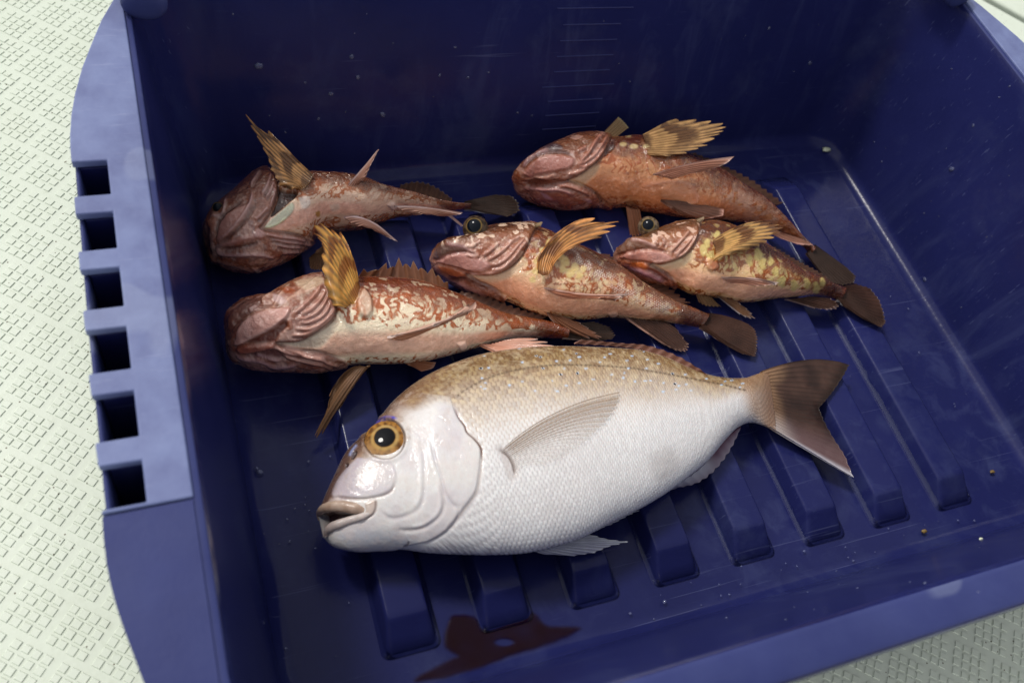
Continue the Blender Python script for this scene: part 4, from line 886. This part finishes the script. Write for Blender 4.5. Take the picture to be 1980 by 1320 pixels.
    f.fin('pelvic_fin', [(1394, 536), (1402, 541), (1412, 545)], [(1493, 543), (1474, 547), (1445, 549)], [.0005] * 3, [.008, .006, .003], 4, plain_fin((.42, .16, .09), (.55, .30, .22), (.70, .54, .48), .94, .95, .3), mid=[(1446, 536), (1440, 541), (1430, 546)], zm=[.004, .003, .002], rel=True, thick=.0015)
    f.fin('pelvic_fin', [(1384, 570), (1392, 573), (1402, 575)], [(1430, 608), (1448, 616), (1460, 616), (1450, 602), (1430, 586)], .024, [.018, .0165, .0165, .018, .021], 6, plain_fin((.16, .075, .035), (.30, .15, .08), (.52, .48, .50), .93, .97, .14), keep=True, thick=.0015, notch=.12)
    f.fin('pectoral_fin', [(1345, 566), (1358, 571), (1375, 575)], [(1352, 585), (1368, 592), (1395, 593)], .020, .014, 6, plain_fin((.20, .11, .05), (.34, .20, .10), None, al=.9), notch=.12)
    f.fin('anal_fin', [(1517, 579), (1540, 577), (1562, 573)], [(1575, 596), (1600, 599), (1617, 597), (1627, 588), (1606, 577)], .019, [.0155, .015, .015, .0155, .017], 8, plain_fin((.045, .020, .014), (.10, .048, .032), (.62, .44, .40), .955, .97, .16), keep=True, notch=.1, thick=.0018)
    f.fin('dorsal_fin', [(1480, 478), (1520, 505), (1560, 527), (1595, 544)], [(1500, 478), (1540, 502), (1578, 522), (1606, 541)], .018, .017, 12, plain_fin((.06, .03, .022), (.12, .06, .04), None), notch=.2)
    f.fin('tail_fin', [(1622, 555), (1618, 568), (1618, 581)], [(1655, 549), (1683, 558), (1700, 580), (1708, 602), (1713, 624), (1705, 633), (1682, 622), (1650, 602)], .0195, .0165, 20, plain_fin((.028, .014, .010), (.085, .040, .027), (.40, .38, .38), 2, .98, -.06), mid=[(1640, 552), (1655, 560), (1664, 574), (1667, 590), (1667, 602), (1660, 606), (1648, 602), (1634, 592)], keep=True, notch=.03, thick=.0017, ray_amp=.00025)
    return f
fish_five()

def fish_two():
    st = [((996, 334), (997, 346), .008, .030), ((1003, 319), (1008, 363), .015, .030), ((1020, 302), (1030, 380), .021, .030), ((1051, 285), (1055, 392), .0245, .0305), ((1080, 273), (1085, 398), .026, .031), ((1110, 262), (1118, 401), .0265, .0315), ((1145, 260), (1150, 399), .0265, .0315), ((1184, 264), (1180, 400), .0265, .032),
          ((1230, 261), (1212, 403), .0268, .032), ((1280, 275), (1246, 411), .0260, .0315), ((1324, 294), (1293, 418), .0248, .031), ((1360, 311), (1335, 425), .0225, .030), ((1403, 332), (1375, 428), .0195, .0285), ((1434, 354), (1410, 429), .0168, .027), ((1465, 371), (1440, 432), .0145, .0255), ((1497, 396), (1472, 438), .0120, .024), ((1528, 427), (1508, 449), .0095, .0225), ((1556, 458), (1545, 471), .0070, .0205), ((1580, 480), (1566, 492), .004, .0195)]
    f = Fish('rockfish', 'reddish brown rockfish at the back under the measuring lines, chin up and gill flap raised', 'fish', GROUP, st, .68, 540, 67)
    rock_base(f, (.48, .25, .15), (.33, .125, .05), (.50, .33, .21), (.10, .038, .02), .70, .6, 1.0, -.05, .6)
    z6 = lambda p: Zc(6.6, 990, 220, p)
    edge = z6([(1290, 200), (1262, 300), (1200, 450), (1100, 600), (980, 700), (850, 790), (720, 850), (900, 920), (1050, 1000), (1160, 1120), (1280, 1200)])
    rock_head(f, edge + [(1170, 420), (1000, 430), (960, 340), (1060, 240), (1180, 220)], 1.8, 2.0, (.26, .125, .09), .85, edge, None)
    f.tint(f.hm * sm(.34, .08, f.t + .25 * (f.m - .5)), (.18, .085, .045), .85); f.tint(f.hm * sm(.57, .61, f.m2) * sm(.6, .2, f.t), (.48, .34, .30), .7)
    f.patch(z6([(340, 470), (440, 420), (580, 420), (640, 470), (500, 495)]), 3, .5, (.10, .07, .075), .9)
    f.ridge(z6([(140, 720), (220, 620), (350, 535), (500, 505), (660, 510), (780, 560)]), 3.2, -1.2, (.12, .055, .045), .8); f.ridge(z6([(150, 690), (230, 590), (350, 515), (480, 488)]), 2.6, .8, (.36, .24, .24), .6)
    f.patch(z6([(160, 750), (230, 660), (350, 580), (520, 545), (700, 560), (780, 600), (740, 680), (600, 720), (400, 750), (240, 780)]), 4, 1.4, (.40, .22, .19), .85)
    f.patch(z6([(150, 850), (280, 815), (460, 840), (560, 830), (720, 850), (620, 905), (420, 930), (240, 915)]), 4, -1.9, (.15, .05, .03), .85)
    f.ridge(z6([(170, 820), (280, 800), (440, 800), (520, 775), (575, 770)]), 3.2, 1.0, (.55, .36, .30), .6)
    f.ridge(z6([(135, 910), (220, 925), (350, 942), (500, 945), (650, 955), (800, 1020)]), 3.2, 1.3, (.46, .29, .28), .65)
    f.patch(z6([(200, 960), (400, 975), (600, 990), (760, 1040), (700, 1110), (450, 1090), (280, 1040)]), 6, .3, (.30, .145, .11), .7)
    f.patch(z6([(380, 990), (440, 1000), (520, 1060), (440, 1050)]), 3, 0, (.46, .32, .36), .7); f.patch(z6([(910, 1060), (960, 1060), (1005, 1090), (960, 1110)]), 3, .3, (.50, .36, .38), .7)
    for r_ in ([(810, 650), (920, 620), (1040, 540), (1130, 430), (1220, 290)], [(830, 680), (960, 660), (1080, 570), (1180, 450)], [(860, 620), (960, 520), (1060, 400), (1180, 250)], [(830, 490), (900, 460), (940, 430)], [(700, 770), (850, 740), (960, 680)], [(560, 900), (700, 910), (850, 960), (980, 1020)], [(980, 500), (1020, 420), (1120, 290)]):
        f.ridge(z6(r_), 3.0, 1.0, (.50, .29, .24), .5); f.ridge([(x + 1.5, y + 5) for x, y in z6(r_)], 2.4, -.7, (.14, .06, .045), .5)
    f.patch(z6([(740, 860), (860, 800), (980, 720), (1060, 660), (1120, 650), (1080, 760), (980, 860), (900, 920)]), 4, -.5, (.46, .34, .24), .8)
    f.patch(z6([(1200, 470), (1240, 400), (1300, 330), (1320, 400), (1260, 480), (1190, 540)]), 3.5, -1.8, (.05, .02, .015), .8)
    for (x, y, r_) in ((1205, 279, 7), (1226, 283, 8), (1250, 283, 7), (1215, 262, 6)): f.patch([(x + r_ * math.cos(a), y + r_ * .6 * math.sin(a)) for a in np.linspace(0, 5.6, 8)], 2.5, .1, (.55, .46, .30), .85)
    f.tint(line_w(f.Q, [(1390, 365), (1430, 385), (1470, 410), (1505, 430)], 20) * sm(.42, .55, f.m2 + .2 * (f.m - .5)), (.50, .36, .30), .7)
    f.ridge([(1240, 360), (1300, 350), (1335, 360), (1345, 390), (1300, 400)], 5, .8, (.55, .34, .27), .4)
    f.patch([(1275, 365), (1320, 345), (1340, 365), (1335, 405), (1300, 395), (1280, 380)], 6, .6, (.56, .34, .24), .5)
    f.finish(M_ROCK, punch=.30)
    f.fin('gill_spine', z6([(1080, 330), (1200, 330), (1290, 330)]), z6([(1355, 42), (1420, 100), (1485, 180)]), [.046, .046, .046], [.052, .050, .048], 5, plain_fin((.20, .13, .06), (.30, .18, .10), (.34, .28, .14), .9), thick=.002)
    f.fin('pectoral_fin', [(1243, 262), (1246, 274), (1250, 288), (1252, 298)], [(1306, 231), (1349, 232), (1380, 235), (1405, 240), (1403, 249), (1396, 257), (1386, 263), (1373, 279), (1354, 286), (1329, 296), (1293, 302)], [.056, .058, .058, .058], [.058, .062, .064, .065, .065, .064, .063, .062, .061, .060, .059], 11, pect_col((.38, .20, .08), (.56, .33, .14), (.11, .05, .025), 1.6, 1.0, .35), mid=[(1275, 243), (1296, 247), (1312, 252), (1326, 258), (1325, 264), (1322, 270), (1318, 276), (1310, 285), (1300, 291), (1288, 297), (1272, 300)], zm=.060, keep=True, notch=.15, thick=.0012, ray_amp=.00030, rayw=.58, nj=44)
    f.fin('pelvic_fin', [(1262, 338), (1276, 340), (1300, 346)], [(1419, 303), (1400, 318), (1360, 330)], [.0565, .0575, .0575], [.066, .062, .058], 6, plain_fin((.32, .13, .08), (.45, .22, .15), (.60, .40, .34), .94, .96, .15), mid=[(1340, 315), (1340, 326), (1335, 336)], zm=[.063, .061, .059], thick=.0018)
    f.fin('pelvic_fin', [(1277, 388), (1285, 394), (1296, 400)], [(1400, 405), (1398, 417), (1365, 424), (1330, 418)], .040, [.036, .034, .032, .032], 7, plain_fin((.10, .045, .03), (.20, .09, .06), (.50, .26, .20), .90, .97), mid=[(1338, 393), (1340, 404), (1330, 412), (1312, 411)], keep=True, thick=.0016)
    f.fin('pectoral_fin', [(1210, 398), (1222, 403), (1236, 404)], [(1218, 455), (1228, 458), (1246, 450)], .030, [.016, .015, .018], 5, plain_fin((.15, .065, .035), (.24, .10, .06), None), notch=.08)
    f.fin('anal_fin', [(1440, 428), (1470, 436), (1508, 450)], [(1512, 462), (1545, 474), (1573, 475), (1560, 466)], .028, [.026, .025, .024, .022], 7, plain_fin((.20, .09, .06), (.32, .15, .10), (.62, .34, .28), .88, .97, .2), keep=True, notch=.05, thick=.0016)
    f.fin('dorsal_fin', [(1330, 299), (1390, 328), (1440, 358), (1500, 398)], [(1345, 296), (1405, 322), (1458, 350), (1515, 392)], .020, .017, 14, plain_fin((.06, .03, .022), (.12, .06, .04), None), notch=.25)
    f.fin('tail_fin', [(1574, 474), (1566, 482), (1558, 490)], [(1640, 520), (1655, 535), (1652, 548), (1630, 552), (1600, 545)], .0195, .0135, 12, plain_fin((.03, .018, .013), (.07, .04, .03), None), keep=True, notch=.03, thick=.0017, ray_amp=.00025)
    return f
fish_two()

def fish_one():
    st = [((399, 442), (400, 470), .010, .022), ((411, 419), (405, 494), .016, .0235), ((437, 389), (425, 511), .021, .0245), ((460, 368), (455, 521), .0245, .0258), ((482, 347), (485, 522), .0262, .027), ((507, 328), (517, 515), .0268, .0275), ((540, 328), (550, 502), .0268, .0278), ((575, 334), (590, 480), .0262, .0275), ((608, 334), (625, 454), .0250, .0265),
          ((655, 334), (658, 450), .0240, .0260), ((703, 343), (703, 445), .0218, .0250), ((735, 356), (735, 434), .0185, .0235), ((761, 363), (761, 424), .0155, .0220), ((800, 371), (800, 419), .0125, .0205), ((832, 381), (832, 414), .0098, .0190), ((881, 391), (881, 408), .0070, .0175), ((910, 393), (910, 405), .004, .0165)]
    st = [(u, l, b, z + .004) for u, l, b, z in st]
    f = Fish('rockfish', 'greyish brown rockfish lying belly up in the shaded corner with its chin showing', 'fish', GROUP, st, .58, 540, 79)
    rock_base(f, (.66, .46, .39), (.36, .155, .075), (.62, .52, .43), (.11, .048, .026), .60, .8, 1.0, .0)
    z6 = lambda p: Zc(6, 380, 310, p)
    edge = z6([(800, 60), (900, 170), (938, 260), (938, 360), (900, 510), (845, 630), (770, 740), (740, 800), (900, 830), (1080, 850), (1230, 890), (1370, 965)])
    rock_head(f, edge + [(600, 560), (380, 560), (370, 400), (450, 300)], 1.8, 2.2, (.24, .175, .17), .9, edge, None)
    f.tint(f.hm * sm(.30, .02, f.t + .2 * (f.m - .5)), (.16, .075, .05), .8)
    f.patch(z6([(940, 300), (1020, 340), (1160, 360), (1150, 420), (1080, 480), (980, 570), (870, 650), (910, 540), (945, 420)]), 2.2, -4.0, (.05, .018, .014), .95)
    f.patch(z6([(775, 785), (860, 690), (990, 580), (1100, 490), (1130, 540), (1090, 630), (960, 730), (860, 780)]), 2.5, .6, (.48, .50, .42), .9)
    f.ridge(z6([(790, 785), (870, 765), (960, 725), (1050, 660)]), 2.2, .4, (.62, .66, .50), .6)
    f.patch(z6([(270, 920), (290, 780), (350, 670), (460, 590), (580, 540), (610, 560), (540, 680), (420, 810), (330, 890)]), 3.5, 1.1, (.38, .23, .20), .85)
    f.ridge(z6([(275, 940), (400, 835), (510, 715), (590, 600), (640, 480), (655, 380)]), 2.8, 1.3, (.44, .32, .31), .7); f.ridge(z6([(310, 950), (420, 860), (540, 745), (630, 620), (690, 500)]), 4.0, -1.4, (.15, .075, .06), .75)
    f.ridge(z6([(190, 660), (270, 660), (330, 620), (360, 500), (370, 450)]), 2.4, 1.0, (.40, .29, .28), .6); f.ridge(z6([(240, 900), (265, 760), (340, 650), (450, 560), (560, 480)]), 3.2, -1.1, (.13, .065, .05), .75)
    f.ridge(z6([(300, 1000), (330, 970), (450, 940), (560, 905), (680, 880), (720, 840)]), 5.0, 1.4, (.36, .22, .20), .7); f.ridge(z6([(310, 1010), (420, 1005), (560, 985), (700, 945)]), 3.2, -1.5, (.15, .075, .06), .8)
    f.ridge(z6([(260, 970), (300, 1060), (440, 1075), (600, 1075), (760, 1080), (890, 1110)]), 3.6, 1.4, (.42, .31, .31), .7)
    f.ridge(z6([(150, 1090), (230, 1130), (380, 1170), (560, 1220), (720, 1260)]), 3.2, 1.0, (.32, .22, .21), .6); f.patch(z6([(640, 1210), (700, 1215), (770, 1270), (720, 1280)]), 2.5, .8, (.42, .34, .34), .7)
    f.ridge(z6([(170, 760), (160, 880), (170, 1000), (200, 1080)]), 3.5, -1.0, (.13, .065, .055), .7)
    for r_ in ([(760, 420), (820, 330), (860, 240), (870, 180)], [(800, 460), (870, 360), (900, 270)], [(640, 330), (700, 230), (760, 140)], [(850, 560), (900, 430), (915, 340)], [(780, 850), (950, 880), (1100, 890), (1280, 920)], [(850, 900), (1020, 930), (1180, 940), (1330, 965)], [(900, 960), (1050, 985), (1200, 985)], [(960, 1050), (1100, 1040), (1180, 1030)], [(680, 700), (740, 640), (830, 560)]):
        f.ridge(z6(r_), 3.0, 1.1, (.42, .30, .29), .55); f.ridge([(x + 2, y + 5) for x, y in z6(r_)], 2.4, -.7, (.13, .065, .055), .5)
    f.patch(z6([(650, 850), (700, 800), (760, 800), (780, 870), (720, 900)]), 3, .9, (.46, .33, .32), .7)
    f.patch(z6([(1190, 440), (1260, 410), (1320, 450), (1300, 540), (1220, 560)]), 3, .2, (.66, .60, .56), .8); f.patch(z6([(1540, 520), (1640, 500), (1660, 560), (1580, 600)]), 4, 0, (.62, .54, .48), .7); f.patch(z6([(1380, 600), (1430, 590), (1430, 650), (1390, 650)]), 2, 0, (.34, .20, .05), .8)
    f.patch([(690, 385), (720, 372), (752, 380), (765, 398), (745, 412), (710, 408)], 8, .5, (.64, .50, .42), .7); f.patch([(748, 395), (758, 390), (768, 398), (758, 404)], 3, 1.4, (.66, .56, .52), .8)
    f.finish(M_ROCK, punch=.30)
    rock_eye(f, 421, 401, .0034, .0, (.03, .022, .02), .85)
    f.fin('pectoral_fin', [(605, 340), (600, 354), (590, 363), (576, 366)], [(519, 254), (500, 249), (475, 221), (485, 243), (497, 264), (510, 288), (520, 312), (523, 328), (533, 344), (540, 358), (562, 367)], [.058, .060, .060, .058], [.064, .068, .074, .072, .070, .068, .066, .065, .063, .061, .059], 10, pect_col((.28, .16, .07), (.44, .22, .085), (.09, .045, .025), 2.6, .95, .2), mid=[(562, 296), (550, 294), (536, 290), (538, 300), (540, 309), (544, 320), (549, 331), (552, 338), (558, 347), (562, 356), (570, 364)], zm=.063, keep=True, notch=.10, thick=.0012, ray_amp=.00030, rayw=.58, nj=44)
    f.fin('pectoral_fin', [(628, 470), (622, 478), (614, 484)], [(628, 530), (612, 532), (600, 520), (598, 500)], .020, [.010, .010, .012, .014], 9, plain_fin((.12, .06, .03), (.26, .14, .08), None, al=.92), notch=.06, ray_amp=.0007)
    f.fin('pelvic_fin', [(648, 380), (665, 374), (686, 362)], [(732, 289), (722, 308), (708, 338)], [.0005] * 3, [.060, .058, .052], 5, plain_fin((.26, .10, .06), (.42, .24, .18), (.56, .42, .40), .95, .97, .3), mid=[(690, 338), (692, 345), (696, 350)], zm=.052, thick=.0018) if False else f.fin('pelvic_fin', [(648, 380), (665, 374), (686, 362)], [(732, 289), (722, 308), (708, 338)], [.048, .048, .046], [.066, .064, .058], 5, plain_fin((.26, .10, .06), (.42, .24, .18), (.56, .42, .40), .95, .97, .3), mid=[(692, 337), (694, 344), (697, 350)], zm=.056, thick=.0018)
    f.fin('pelvic_fin', [(664, 420), (672, 426), (688, 434)], [(769, 467), (752, 460), (735, 450)], [.046, .045, .042], [.036, .036, .034], 5, plain_fin((.26, .12, .08), (.42, .24, .19), (.54, .42, .42), .95, .97, .3), mid=[(712, 426), (712, 433), (712, 440)], zm=.043, thick=.0016)
    f.fin('anal_fin', [(762, 398), (775, 404), (800, 412)], [(895, 411), (886, 415), (860, 417)], [.038, .036, .030], [.034, .032, .028], 5, plain_fin((.32, .16, .11), (.46, .28, .22), (.58, .46, .44), .95, .97, .35), mid=[(826, 402), (826, 409), (826, 414)], zm=.036, thick=.0018)
    f.fin('anal_fin', [(862, 414), (870, 414)], [(892, 438), (897, 437)], [.026, .026], [.020, .020], 2, plain_fin((.40, .30, .30), (.5, .4, .4), None), thick=.0014)
    f.fin('dorsal_fin', [(770, 372), (800, 376), (835, 386), (872, 394)], [(775, 357), (808, 351), (842, 361), (874, 384)], .016, .014, 10, plain_fin((.05, .026, .02), (.11, .055, .035), (.16, .13, .14), .95), notch=.12)
    f.fin('tail_fin', [(898, 391), (899, 398), (898, 406)], [(960, 377), (990, 379), (1003, 392), (1006, 408), (985, 419), (950, 413)], .0185, .0150, 12, plain_fin((.025, .016, .013), (.06, .036, .027), (.30, .34, .44), 2, .97, -.10), mid=[(928, 384), (942, 388), (949, 394), (950, 401), (940, 409), (924, 410)], keep=True, notch=.03, thick=.0017, ray_amp=.00025)
    return f
fish_one()

# ------------------------------------------------------------------ water, blood and scraps in the tray
def film(name, tint, keep, rough=.03, bump=0.0, ior=1.33):
    k = NB(name); gl = k.n('BsdfGlossy'); gl.inputs['Roughness'].default_value = rough
    tp = k.n('BsdfTransparent'); tp.inputs['Color'].default_value = (*keep, 1)
    fr = k.n('Fresnel'); fr.inputs['IOR'].default_value = ior; mx = k.n('MixShader')
    k.l(fr.outputs[0], mx.inputs[0]); k.l(tp.outputs[0], mx.inputs[1]); k.l(gl.outputs[0], mx.inputs[2]); out = mx.outputs[0]
    if tint is not None:
        df = k.n('BsdfDiffuse'); df.inputs['Color'].default_value = (*tint, 1); m2 = k.n('MixShader'); m2.inputs[0].default_value = .36
        k.l(mx.outputs[0], m2.inputs[1]); k.l(df.outputs[0], m2.inputs[2]); out = m2.outputs[0]
    if bump:
        b = k.n('Bump'); b.inputs['Strength'].default_value = bump; b.inputs['Distance'].default_value = .002
        k.l(k.noise(60, 3), b.inputs['Height']); k.l(b.outputs[0], gl.inputs['Normal']); k.l(b.outputs[0], fr.inputs['Normal'])
    k.l(out, k.out.inputs['Surface']); return k.m
M_WATER = film('water_film', None, (.93, .95, .97), .02, .08)
M_DROP = film('water_drop', (.16, .18, .32), (1, 1, 1), .02, ior=1.5)  # pale blue diffuse stands in for light refracted by the drops
M_BLOOD = film('blood', (.024, .0012, .0016), (.30, .03, .035), .04)
def soften(m):
    t = m.node_tree; out = t.nodes['Material Output']; sh = out.inputs['Surface'].links[0].from_socket
    a = t.nodes.new('ShaderNodeAttribute'); a.attribute_name = 'Col'; tp = t.nodes.new('ShaderNodeBsdfTransparent'); mx = t.nodes.new('ShaderNodeMixShader')
    t.links.new(a.outputs['Alpha'], mx.inputs[0]); t.links.new(tp.outputs[0], mx.inputs[1]); t.links.new(sh, mx.inputs[2]); t.links.new(mx.outputs[0], out.inputs['Surface'])
soften(M_BLOOD)
ZW = .0019
bm = bmesh.new()
for i in range(8):                       # the water climbs a little up every rib
    x = .0778 + .0558 * i; prev = None
    for z, ox in ((ZW - .0006, .0030), (ZW + .0002, .0022), (ZW + .0010, .0015), (ZW + .0022, .0008)):
        row = [bm.verts.new((px, py, z)) for px, py, _ in rrect(x - ox, x + .0272 + ox, .0965 - ox, .392 + ox, .005, 0, n=6)]
        if prev:
            for a in range(len(row)): bm.faces.new((prev[a], prev[(a + 1) % len(row)], row[(a + 1) % len(row)], row[a]))
        prev = row
o = bm_obj('water_film', bm, M_WATER); tag(o, 'thin film of water lying on the tray floor around the ribs', 'water', kind='stuff')
def lift(y):
    o_ = min(max(.080 - y, 0), .0088); return fr - math.sqrt(fr * fr - o_ * o_) + max(.0714 - y, 0) * 2.0
def sheet(name, poly, mat, hole=None):
    c = np.array([at(x, y, 0)[:2] for x, y in poly]); lo_, hi_ = c.min(0) - .006, c.max(0) + .006; nx, ny = 150, 110
    X, Y = np.meshgrid(np.linspace(lo_[0], hi_[0], nx), np.linspace(lo_[1], hi_[1], ny), indexing='ij')
    Zs = np.array([lift(y) for y in Y.ravel()]) + .0005; V = np.c_[X.ravel(), Y.ravel(), Zs]; Q = to_pixels(V)
    wob = 9 * (np.c_[fbm(V, 130, 3, 3), fbm(V, 130, 4, 3)] - .5); al = region(Q + wob, smooth_line(list(poly) + [poly[0]], 5)[:-1], 9)
    if hole is not None: al = al * (1 - np.exp(-(((Q[:, 0] - hole[0]) / hole[2]) ** 2 + ((Q[:, 1] - hole[1]) / hole[3]) ** 2) ** 2))
    al = sm(0, 1, al) * (.36 + .75 * fbm(V, 60, 9, 3)); V[:, 2] += .0006 * sm(.1, .9, al)
    Fc = [f for f in grid_faces(nx, ny) if max(al[i] for i in f) > .01]
    used = sorted({i for f in Fc for i in f}); mp = {o: i for i, o in enumerate(used)}
    return mesh_obj(name, V[used], [tuple(mp[i] for i in f) for f in Fc], mat, col=np.c_[np.ones((len(used), 3)), np.clip(al[used], 0, 1)])
zz = lambda p: Zc(2.829, 700, 940, p)
o = sheet('blood_puddle', zz([(470, 740), (500, 708), (560, 705), (625, 722), (655, 775), (690, 790), (780, 755), (860, 735), (915, 695), (945, 700), (1000, 760), (1120, 765), (1190, 780), (1100, 830), (980, 870), (880, 900), (740, 950), (640, 985), (500, 1030), (400, 1050), (290, 1062), (320, 1030), (400, 990), (490, 945), (525, 925), (480, 890), (455, 860), (458, 790)]), M_BLOOD, (975, 1241, 20, 8))
tag(o, 'dark red puddle of blood in the front channel of the blue tray', 'blood')
# drops: flattened domes on walls, ribs and floor
def tray_hit(px, py):
    d = ray(px, py); best = None
    for P0, n in ((np.array([0, .434, 0]), np.array([0, -H, .037])), (np.array([.563, 0, 0]), np.array([-H, 0, .023])), (np.array([.0215, 0, 0]), np.array([H, 0, .0235])), (np.array([0, .071, 0]), np.array([0, H, .037])), (np.array([0, 0, ZW + .0002]), np.array([0, 0, 1.]))):
        n = n / np.linalg.norm(n); den = np.dot(d, n)
        if den > -1e-6: continue
        t = np.dot(P0 - CAM, n) / den
        if t > 0 and (best is None or t < best[0]): best = (t, n)
    t, n = best; return CAM + d * t, n
r4 = random.Random(21); V = []; Fc = []
def drop(p, n, r, hgt, run=1.0):
    a = np.cross(n, [0.3, .2, 1.0]); a /= np.linalg.norm(a); b = np.cross(n, a); k0 = len(V); m = 14; ph = r4.uniform(0, 6)
    for i, (f_, z_) in enumerate(((1, -.02), (.93, .42), (.72, .78), (.4, .96))):
        for j in range(m):
            q = 2 * math.pi * j / m; rr = r * f_ * (1 + .14 * math.sin(2 * q + ph) + .06 * math.sin(5 * q + ph)); V.append(p + a * math.cos(q) * rr + b * math.sin(q) * rr * run + n * hgt * z_)
    V.append(p + n * hgt)
    for i in range(3):
        for j in range(m): Fc.append((k0 + i * m + j, k0 + i * m + (j + 1) % m, k0 + (i + 1) * m + (j + 1) % m, k0 + (i + 1) * m + j))
    for j in range(m): Fc.append((k0 + 3 * m + j, k0 + 3 * m + (j + 1) % m, k0 + 4 * m))
for (x, y, r) in ((500, 128, 3.2), (680, 110, 2.2), (692, 150, 2.0), (740, 222, 2.6), (640, 182, 2.0), (850, 146, 1.5), (1487, 55, 1.6), (1566, 122, 2.2), (1742, 40, 2.2), (1708, 46, 1.5), (1840, 327, 2.6), (1788, 540, 2.2), (1882, 243, 1.4), (503, 912, 2.2), (616, 230, 1.4), (590, 160, 1.2), (880, 92, 1.2), (905, 150, 1.4), (945, 140, 1.1), (1285, 1163, 1.6), (1826, 870, 1.3), (1738, 812, 1.4), (1688, 946, 1.3), (1700, 735, 1.5), (1715, 757, 1.6), (1742, 818, 1.7), (1555, 1065, 1.2), (497, 905, 1.3), (555, 1003, 1.0), (560, 1046, 1.0), (610, 1059, .9), (590, 975, .9), (598, 986, .8)):
    p, n = tray_hit(x, y); drop(p, n, r * .00080, r * .00040)
for _ in range(150):
    x, y = r4.choice([(r4.uniform(450, 1600), r4.uniform(20, 300)), (r4.uniform(1620, 1960), r4.uniform(60, 700)), (r4.uniform(440, 700), r4.uniform(760, 1300)), (r4.uniform(1500, 1950), r4.uniform(700, 1150)), (r4.uniform(1150, 1700), r4.uniform(1060, 1200))])
    p, n = tray_hit(x, y)
    r = r4.uniform(.25, .8) * r4.uniform(.6, 1.2); drop(p, n, r * .0011, r * .00055)
o = mesh_obj('water_droplets', V, Fc, M_DROP); tag(o, 'scattered beads of water on the walls and floor of the blue tray', 'water', kind='stuff')
def scrap_mat(name, c):
    k = NB(name); k.l(k.mix(k.noise(900, 3), tuple(.6 * v for v in c), c), k.b.inputs['Base Color']); k.set(Roughness=.5); return k.m
M_SC1 = scrap_mat('pale_scrap', (.66, .70, .52)); M_SC2 = scrap_mat('ochre_scrap', (.22, .14, .04))
def scrap(px, py, r, mat, label):
    p, n = tray_hit(px, py); bm = bmesh.new(); bmesh.ops.create_icosphere(bm, subdivisions=2, radius=1)
    for v in bm.verts:
        k = 1 + .5 * (r4.random() - .5); v.co = Vector((p[0] + v.co.x * r * 1.3 * k, p[1] + v.co.y * r * .8 * k, p[2] + r * .35 + v.co.z * r * .5 * k))
    tag(bm_obj('food_scrap', bm, mat), label, 'scrap', 'scraps lying in the tray')
scrap(1597, 291, .0032, M_SC1, 'pale green white scrap in the far right corner of the tray floor')
scrap(1786, 1027, .0017, M_SC2, 'ochre scrap near the front edge of the tray floor')
scrap(1918, 912, .0016, M_SC2, 'dull olive brown scrap at the right end of the tray floor')
scrap(1896, 1042, .0013, M_SC1, 'tiny pale scrap at the foot of the front wall')
